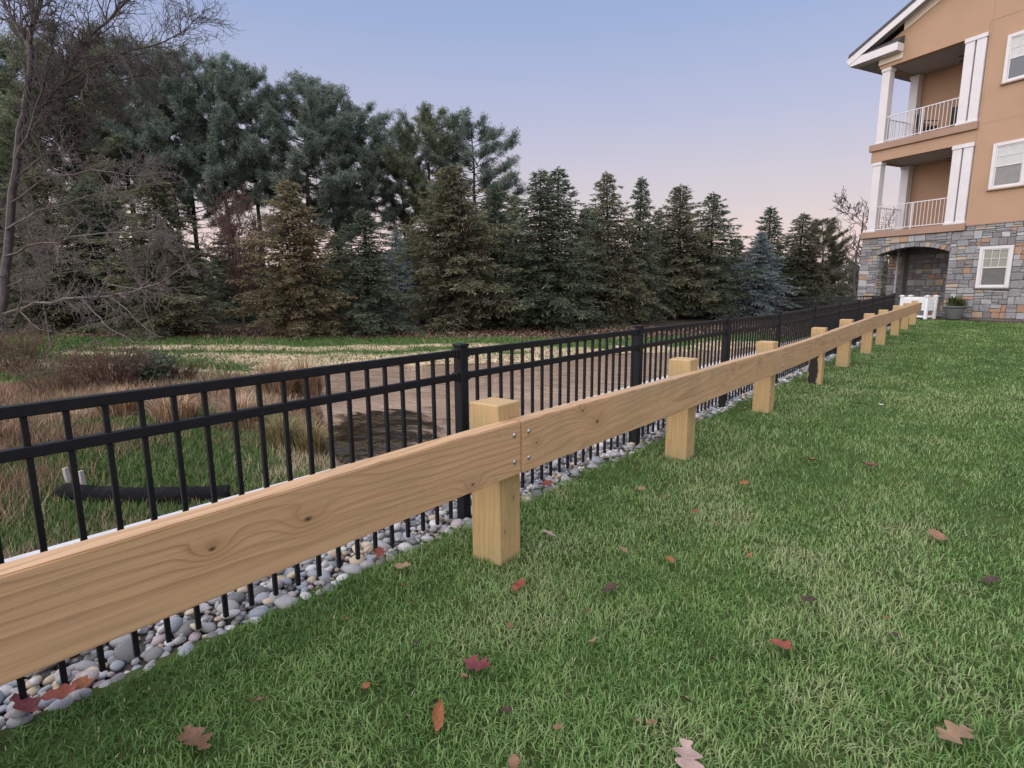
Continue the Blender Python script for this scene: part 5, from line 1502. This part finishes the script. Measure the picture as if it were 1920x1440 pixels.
# --- dry meadow, bank grass and straw on the pond side
M_DRY = blade_mat('dry_grass', [(0.0, (0.15, 0.085, 0.058)), (0.35, (0.27, 0.175, 0.12)), (0.65, (0.40, 0.295, 0.20)), (0.85, (0.52, 0.42, 0.29)), (1.0, (0.15, 0.18, 0.075))], rough=0.8, spec=0.1)
M_BANKG = blade_mat('bank_grass', [(0.0, (0.045, 0.095, 0.025)), (0.6, (0.09, 0.155, 0.045)), (1.0, (0.20, 0.20, 0.09))], rough=0.7, spec=0.15)
M_STRAW = blade_mat('straw', [(0.0, (0.46, 0.35, 0.22)), (0.5, (0.68, 0.55, 0.37)), (1.0, (0.82, 0.72, 0.53))], rough=0.7, spec=0.2)
def pond_side():
    rs = np.random.default_rng(8)
    n = 450000
    # even in the picture rather than on the ground: far places need fewer, wider blades
    dep = 2.7 * (27.0 / 2.7) ** rs.random(n); lat = rs.uniform(-1.4, 0.75, n)
    X = CAM[0] + dep * (FW[0] / np.hypot(FW[0], FW[1]) + lat * RT[0]); Y = CAM[1] + dep * (FW[1] / np.hypot(FW[0], FW[1]) + lat * RT[1])
    k = (X < -2.25) & (Y > -3.0) & (Y < 31)
    X = X[k]; Y = Y[k]; dep = dep[k]
    d, far, straw, green, litter, n2 = cover(X, Y)
    k = d > 0.03
    X, Y, dep, d, far, straw, green, litter, n2 = [q[k] for q in (X, Y, dep, d, far, straw, green, litter, n2)]
    u = rs.random(len(X)); Z = ground_z(X, Y)
    m = len(X)
    az = rs.random(m) * 6.283
    isS = u < straw * 0.75; isG = ~isS & (u < straw + green * 0.9); isL = ~isS & ~isG & (rs.random(m) < litter)
    isM = ~(isS | isG | isL)
    g = isG
    o = blades3(np.stack([X[g], Y[g], Z[g] - 0.01], 1), rs.uniform(0.05, 0.11, g.sum()), 0.004 * dep[g] ** 0.75, np.abs(rs.normal(0.4, 0.35, g.sum())), az[g], np.clip(rs.normal(0.4, 0.25, g.sum()) + 0.5 * (n2[g] - 0.5), 0, 1))
    prop(link('bank_grass', np_mesh('bank_grass', o[0], o[1], M_BANKG, {'tone': o[2]})), 'green grass on the banks of the pond', kind='stuff')
    s = np.where(isS)[0]; s = s[rs.random(len(s)) < 0.95]
    hh = rs.uniform(0.008, 0.022, len(s)); ln = rs.uniform(7, 22, len(s))
    o = blades3(np.stack([X[s], Y[s], Z[s] + 0.004], 1), hh, 0.0034 * dep[s] ** 0.8, ln, az[s], rs.random(len(s)))
    prop(link('loose_straw', np_mesh('loose_straw', o[0], o[1], M_STRAW, {'tone': o[2]})), 'pale straw strewn over the far bank', kind='stuff')
    mm = np.where(isM)[0]
    nn = fbm(X[mm] * 0.5, Y[mm] * 0.5, 41)
    hh = (0.06 + 0.42 * np.clip(nn - 0.36, 0, 1)) * rs.uniform(0.5, 1.2, len(mm))
    tone = np.clip(0.42 + 1.3 * (fbm(X[mm] * 0.8, Y[mm] * 0.8, 43) - 0.5) + rs.normal(0, 0.13, len(mm)), 0, 0.88)
    tone = np.where(rs.random(len(mm)) < 0.18 * (n2[mm] > 0.5), 1.0, tone)
    o = blades3(np.stack([X[mm], Y[mm], Z[mm] - 0.01], 1), hh, 0.0034 * dep[mm] ** 0.7 * (0.6 + hh), np.abs(rs.normal(0.5, 0.4, len(mm))), az[mm], tone)
    prop(link('dry_meadow', np_mesh('dry_meadow', o[0], o[1], M_DRY, {'tone': o[2]})), 'dry brown meadow grass left of the pond', kind='stuff')
    # fallen needles and leaves under the trees
    l = np.where(isL)[0]; l = l[rs.random(len(l)) < 0.4]
    o = blades3(np.stack([X[l], Y[l], Z[l]], 1), rs.uniform(0.02, 0.07, len(l)), 0.006 * dep[l] ** 0.75, rs.uniform(0.5, 2.0, len(l)), az[l], np.clip(rs.normal(0.2, 0.2, len(l)), 0, 0.6))
    prop(link('leaf_litter', np_mesh('leaf_litter', o[0], o[1], M_DRY, {'tone': o[2]})), 'brown litter under the conifers', kind='stuff')
pond_side()

# --- reed clumps and shrubs on the bank
M_REED = blade_mat('reeds', [(0.0, (0.20, 0.125, 0.075)), (0.5, (0.36, 0.24, 0.155)), (1.0, (0.50, 0.37, 0.25))], rough=0.8, spec=0.1)
M_REED_G = blade_mat('green_reeds', [(0.0, (0.13, 0.115, 0.05)), (0.5, (0.24, 0.20, 0.10)), (1.0, (0.40, 0.33, 0.19))], rough=0.8, spec=0.1)
def reeds(px, py, wpx, h, n, mat, label, seed):
    c = on_g(px, py); dep = (c - CAM) @ FW
    rad = wpx / 2 / FPX * dep
    rs = np.random.default_rng(seed)
    a = rs.random(n) * 6.283; r_ = rad * np.sqrt(rs.random(n))
    X = r_ * np.cos(a); Y = r_ * np.sin(a) * 0.6
    Z = ground_z(X + c[0], Y + c[1]) - c[2] - 0.02
    az = a - 1.57 + rs.normal(0, 0.7, n)
    o = blades5(np.stack([X, Y, Z], 1), h * rs.uniform(0.35, 1.15, n) * (1.15 - 0.5 * r_ / rad), np.full(n, 0.0013 * dep + 0.002), np.abs(rs.normal(0.45, 0.3, n)), az, rs.random(n))
    e = link('reed_clump', np_mesh('reed_clump', o[0], o[1], mat, {'tone': o[2]}), None, c)
    prop(e, label, 'reeds', 'dry reeds on the bank')
reeds(520, 742, 70, 0.85, 900, M_REED, 'pinkish dry reeds left of the pond edge behind the top rail', 1)
reeds(578, 744, 55, 0.95, 800, M_REED, 'tall tawny reed clump at the far left corner of the pond', 2)
reeds(585, 850, 60, 0.55, 700, M_REED_G, 'yellow green reed clump on the near pond edge', 3)
reeds(535, 838, 70, 0.60, 700, M_REED_G, 'tangled reeds just left of the near pond edge', 4)
reeds(455, 800, 90, 0.60, 900, M_REED, 'brown reeds in the meadow left of the tangled reeds', 5)
reeds(330, 790, 110, 0.55, 900, M_REED, 'pale grass clump in the middle of the dry meadow', 6)
reeds(225, 775, 100, 0.5, 800, M_REED, 'russet grass clump on the left of the dry meadow', 7)

M_SHRUB = noise_mat('red_shrub_twigs', [(0.085, 0.042, 0.036), (0.17, 0.095, 0.08)], scale=6, rough=0.95)
M_SHRUB_B = noise_mat('brown_shrub_twigs', [(0.11, 0.075, 0.05), (0.21, 0.15, 0.105)], scale=6, rough=0.95)
def shrub(px, py, wpx, h, mat, label, seed, n=70, leaves=None):
    c = on_g(px, py); dep = (c - CAM) @ FW
    rad = wpx / 2 / FPX * dep
    o = empty('shrub', c); prop(o, label, 'shrub')
    n = int(n * 0.7)
    t = Twigs(seed); rs = t.r
    tips = []
    for i in range(n):
        az = rs.random() * 6.28; r0 = rad * 0.45 * rs.random(); out = rs.uniform(0.1, 0.9)
        d = np.array([math.cos(az) * out * rad, math.sin(az) * out * rad, h * rs.uniform(0.55, 1.0)])
        b = np.array([math.cos(az) * r0, math.sin(az) * r0, -0.05])
        t.limb([b, b + d * 0.55 + np.array([0, 0, h * 0.1]), b + d], 0.010, 0.004, 3, h * 0.35, 1, 0.1)
        tips.append(b + d)
    link('stems', t.mesh('stems', mat, 3, dep * 0.00028), o)
    if leaves:
        P = np.repeat(np.array(tips), 60, 0) * rs.uniform(0.55, 1.0, (60 * n, 1)) + rs.normal(size=(60 * n, 3)) * 0.14 * h
        P[:, 2] = np.maximum(P[:, 2], 0.02)
        V, F, tn = sprigs(P, rs.normal(size=P.shape), np.full(len(P), 0.10), np.full(len(P), 0.06), np.clip(rs.normal(0.4, 0.2, len(P)), 0, 1), rs)
        link('foliage', np_mesh('foliage', V, F, leaves, {'tone': tn}), o)
shrub(205, 728, 150, 0.95, M_SHRUB, 'dense purple red shrub in the meadow left of the green bush', 61, 110)
shrub(110, 735, 150, 0.8, M_SHRUB_B, 'low brown thicket under the dead branch on the left', 62, 90)
shrub(285, 722, 75, 0.72, M_SHRUB_B, 'small dark green bush beside the purple red shrub', 63, 36, M_SPR)
shrub(30, 700, 130, 1.1, M_SHRUB_B, 'brown brush at the foot of the large bare tree', 64, 90)
shrub(370, 618, 60, 1.0, M_SHRUB_B, 'rounded brown brush heap beside the dark pine trunk', 65, 90)
shrub(340, 715, 90, 0.5, M_SHRUB, 'low russet shrub right of the small green bush', 66, 60)

# --- black silt sock with its stakes
M_SOCK = noise_mat('black_fabric', [(0.006, 0.006, 0.007), (0.016, 0.015, 0.016)], scale=14, rough=0.9, bump=0.6, bscale=30, spec=0.1)
def silt_sock():
    pts = [on_g(px, py) for px, py in ((112, 934), (160, 940), (215, 942), (270, 943), (330, 943), (390, 940), (440, 936))]
    o0 = pts[0].copy()
    rs = np.random.default_rng(4)
    fine = []; rad = []
    for i in range(len(pts) - 1):
        for k in range(6):
            q = pts[i] + (pts[i + 1] - pts[i]) * k / 6
            r_ = 0.088 + 0.003 * math.sin(i * 1.7 + k * 0.5) + rs.normal() * 0.0015
            if i == 0 and k < 3: r_ *= 0.72 + 0.12 * k
            if i == 1 and k == 2: r_ *= 0.8
            fine.append(tuple(q - o0 + np.array([0, 0, r_ * 0.80]))); rad.append(r_)
    o = MB().tube(fine, rad, 14).build('silt_sock', M_SOCK, sm=True, loc=tuple(o0))
    prop(o, 'black fabric sock lying on the ground behind the fence', 'silt sock')
silt_sock()
M_STAKE = noise_mat('grey_stake', [(0.30, 0.27, 0.25), (0.42, 0.39, 0.36)], scale=12, rough=0.9, stretch=(1, 1, 0.2))
for px, py, hh, lab in ((130, 912, 0.20, 'taller grey wooden stake behind the black sock'), (160, 926, 0.24, 'short grey wooden stake standing in the black sock')):
    c = on_g(px, py)
    me = MB().add([(-0.022, -0.022, -0.1), (0.022, -0.022, -0.1), (0.022, 0.022, -0.1), (-0.022, 0.022, -0.1), (-0.02, -0.021, hh), (0.022, -0.02, hh + 0.005), (0.021, 0.021, hh + 0.008), (-0.021, 0.02, hh)],
                  [(3, 2, 1, 0), (4, 5, 6, 7), (0, 1, 5, 4), (1, 2, 6, 5), (2, 3, 7, 6), (3, 0, 4, 7)]).mesh('wooden_stake', M_STAKE, 0.003)
    prop(link('wooden_stake', me, None, c, (0.05, -0.04, 0.4)), lab, 'stake')

# ------------------------------------------------------------------ fallen leaves
def leaf_mesh(kind, seed, mat):
    rs = random.Random(seed)
    n = 18
    V = []; F = []
    curl = rs.uniform(0.15, 0.55); fold = rs.uniform(0.1, 0.5); tw = rs.uniform(-0.3, 0.3)
    for i in range(n + 1):
        t = i / n
        if kind == 'oak':
            env = 0.30 * math.sin(math.pi * min(1, t * 0.92 + 0.06)) ** 0.6
            lob = 0.5 + 0.5 * math.cos(t * 2 * math.pi * 2.7 + 0.9 + 0.4 * math.sin(seed))
            wl = max(0.012, env * (0.36 + 0.80 * lob ** 0.6)); wr = max(0.012, env * (0.36 + 0.78 * (0.5 + 0.5 * math.cos(t * 2 * math.pi * 2.7 + 0.35)) ** 0.6))
        elif kind == 'oval':
            wl = wr = max(0.01, 0.24 * math.sin(math.pi * t) ** 0.75 * (1 + 0.08 * math.sin(t * 30)))
        else:
            wl = wr = max(0.01, 0.34 * math.sin(math.pi * t ** 0.8) ** 0.6 * (0.8 + 0.2 * math.cos(t * 2 * math.pi * 2.5)))
        z = curl * (t - 0.5) ** 2 + 0.03 * math.sin(t * 9 + seed)
        for s_, ww in ((-1, wl), (-0.5, wl), (0, 0), (0.5, wr), (1, wr)):
            V.append((s_ * ww, t - 0.5, z + fold * abs(s_) * ww + tw * s_ * ww * (t - 0.5) + rs.uniform(-0.008, 0.008)))
    for i in range(n):
        for k in range(4):
            F.append((5 * i + k, 5 * i + k + 1, 5 * i + 6 + k, 5 * i + 5 + k))
    b = len(V)
    V += [(-0.008, -0.5, 0.06), (0.008, -0.5, 0.06), (0.006, -0.68, 0.10), (-0.006, -0.68, 0.10)]
    F.append((b, b + 1, b + 2, b + 3))
    me = bpy.data.meshes.new('fallen_leaf'); me.from_pydata(V, [], F); me.materials.append(mat); smooth(me)
    return me
LC = {'red': [(0.17, 0.045, 0.030), (0.28, 0.085, 0.055)], 'brown': [(0.13, 0.07, 0.04), (0.22, 0.125, 0.075)], 'tan': [(0.20, 0.13, 0.078), (0.30, 0.205, 0.13)],
      'orange': [(0.20, 0.07, 0.028), (0.32, 0.125, 0.05)], 'dark': [(0.035, 0.022, 0.018), (0.075, 0.045, 0.035)], 'pink': [(0.28, 0.195, 0.16), (0.39, 0.28, 0.235)], 'wine': [(0.12, 0.03, 0.035), (0.20, 0.06, 0.065)], 'white': [(0.6, 0.56, 0.5), (0.72, 0.68, 0.62)]}
LM = {k: noise_mat('leaf_' + k, v, scale=4, rough=0.7, bump=0.3, bscale=14, rand=0.2) for k, v in LC.items()}
LEAVES = [
    (365, 1378, 'oak', 'brown', 0.115, 0.9, 'large brown lobed oak leaf on the grass at the lower left'),
    (820, 1335, 'oval', 'orange', 0.085, 0.4, 'curled orange leaf on edge in the grass below the nearest post'),
    (895, 1243, 'oak', 'wine', 0.095, 1.1, 'narrow dark red brown oak leaf between the nearest post and the lower edge'),
    (973, 1095, 'broad', 'red', 0.075, 2.6, 'broad red leaf just below the foot of the nearest post'),
    (1290, 1418, 'oak', 'pink', 0.115, 2.9, 'pale pinkish oak leaf cut by the lower edge of the picture'),
    (1465, 1207, 'broad', 'red', 0.085, 0.3, 'folded bright red leaf in the open lawn on the right'),
    (1790, 1372, 'oak', 'tan', 0.105, 1.9, 'faded tan oak leaf at the lower right'),
    (1522, 857, 'broad', 'orange', 0.10, 1.4, 'orange leaf with a pale edge level with the second post'),
    (1629, 867, 'broad', 'wine', 0.095, 0.8, 'dark wine red leaf right of the orange leaf'),
    (1760, 1000, 'oval', 'brown', 0.10, 0.2, 'upright brown leaf on the right of the lawn'),
    (1028, 998, 'broad', 'pink', 0.07, 1.2, 'pale pink leaf right of the nearest post'),
    (1167, 1027, 'broad', 'tan', 0.055, 0.7, 'small tan leaf between the pale pink leaf and the open lawn'),
    (1257, 1047, 'oval', 'orange', 0.06, 0.1, 'small slanting orange leaf in the middle of the lawn'),
    (1143, 1100, 'broad', 'dark', 0.075, 2.0, 'dark curled leaf right of the broad red leaf'),
    (965, 1425, 'oval', 'brown', 0.06, 0.2, 'brown oval leaf at the lower edge near the middle'),
    (1202, 914, 'broad', 'tan', 0.075, 0.5, 'tan leaf in the grass below the second post'),
    (1395, 902, 'broad', 'orange', 0.06, 1.7, 'small orange leaf right of the second post'),
    (1517, 1120, 'broad', 'dark', 0.06, 0.6, 'blackish crumpled leaf in the right half of the lawn'),
    (1858, 1082, 'broad', 'dark', 0.07, 1.6, 'dark leaf near the right edge of the picture'),
    (1612, 752, 'broad', 'orange', 0.10, 1.0, 'distant orange leaf right of the black stained post'),
    (1652, 753, 'broad', 'white', 0.04, 1.0, 'distant whitish leaf in the lawn beyond the black stained post'),
    (155, 1284, 'broad', 'orange', 0.085, 0.9, 'orange leaf on the stones at the lower left'),
    (112, 1302, 'broad', 'red', 0.085, 2.1, 'red brown leaf beside the orange one on the stones'),
    (45, 1322, 'broad', 'wine', 0.10, 1.2, 'dark red leaf on the stones at the left edge'),
    (712, 1038, 'broad', 'red', 0.085, 0.3, 'red brown leaf on the stones left of the nearest post'),
    (755, 1058, 'broad', 'tan', 0.07, 1.3, 'tan leaf on the stones close to the nearest post'),
    (1025, 905, 'broad', 'red', 0.09, 2.2, 'red brown leaf on the stones right of the nearest post'),
]
cache = {}
for i, (px, py, kd, colr, size, rz, lab) in enumerate(LEAVES):
    q = on_z(px, py, 0.055)
    q[2] = float(lawn_z(q[1])) + (0.036 if q[0] > -0.5 else 0.055)
    me = leaf_mesh(kd, 200 + i, LM[colr])
    o = link('fallen_leaf', me, None, q, (random.uniform(-0.25, 0.35), random.uniform(-0.3, 0.3), rz + 0.7), (size * 1.25,) * 3)
    if 'on edge' in lab: o.rotation_euler = (0.5, 0.7, 1.0)
    prop(o, lab, 'leaf', 'fallen leaves')
small = [leaf_mesh(k_, 300 + j, LM[c_]) for j, (k_, c_) in enumerate((('oval', 'orange'), ('broad', 'brown'), ('oval', 'tan'), ('broad', 'dark'), ('oval', 'brown'), ('broad', 'red')))]
SM = [(775, 1127), (648, 1160), (680, 1167), (778, 1203), (1248, 930), (1303, 957), (1345, 980), (1046, 1362), (1195, 1350), (1287, 1312), (1662, 1157), (1830, 1105), (1540, 997), (484, 1310), (1635, 770), (1843, 830), (1800, 745), (755, 1097),
      (685, 1285), (957, 1172), (1113, 1200), (950, 1330), (1222, 1352), (1100, 1144), (1405, 1040), (1700, 905), (1590, 1190), (1680, 1190), (870, 1265), (1740, 780), (1700, 690), (1860, 700)]
COLW = ['orange', 'brown', 'tan', 'blackish', 'brown', 'red']
MARKS = [(365, 1378, 'the large brown oak leaf'), (820, 1335, 'the curled orange leaf on edge'), (895, 1243, 'the narrow dark red oak leaf'), (973, 1095, 'the broad red leaf by the nearest post'),
         (1290, 1418, 'the pale oak leaf at the lower edge'), (1465, 1207, 'the folded bright red leaf'), (1790, 1372, 'the faded tan oak leaf'), (1522, 857, 'the orange leaf level with the second post'),
         (1629, 867, 'the wine red leaf'), (1760, 1000, 'the upright brown leaf'), (1028, 998, 'the pale pink leaf'), (1167, 1027, 'the small tan leaf in mid lawn'), (1143, 1100, 'the dark curled leaf'),
         (1202, 914, 'the tan leaf below the second post'), (1858, 1082, 'the dark leaf near the right edge'), (1612, 752, 'the distant orange leaf'), (925, 1050, 'the nearest post'), (1280, 862, 'the second post'), (1435, 770, 'the third post'),
         (1795, 600, 'the grey plant pot')]
def where(px, py, colw, used):
    for mx_, my_, nm in sorted(MARKS, key=lambda m_: math.hypot(m_[0] - px, m_[1] - py)):
        dx, dy = px - mx_, py - my_
        side = ('right of' if dx > 0 else 'left of') if abs(dx) > abs(dy) else ('nearer the camera than' if dy > 0 else 'beyond')
        lab = 'tiny %s leaf scrap %s %s' % (colw, side, nm)
        if lab not in used: used.add(lab); return lab
used = set()
for i, (px, py) in enumerate(SM):
    q = on_z(px, py, 0.04); q[2] = float(lawn_z(q[1])) + 0.030
    s_ = random.uniform(0.030, 0.050) * (1 + 0.05 * max(0, (q[1] - 3)))
    o = link('leaf_scrap', small[i % 6], None, q, (random.uniform(-0.5, 0.5), random.uniform(-0.5, 0.5), random.uniform(0, 6.28)), (s_,) * 3)
    prop(o, where(px, py, COLW[i % 6], used), 'leaf', 'leaf scraps on the lawn')
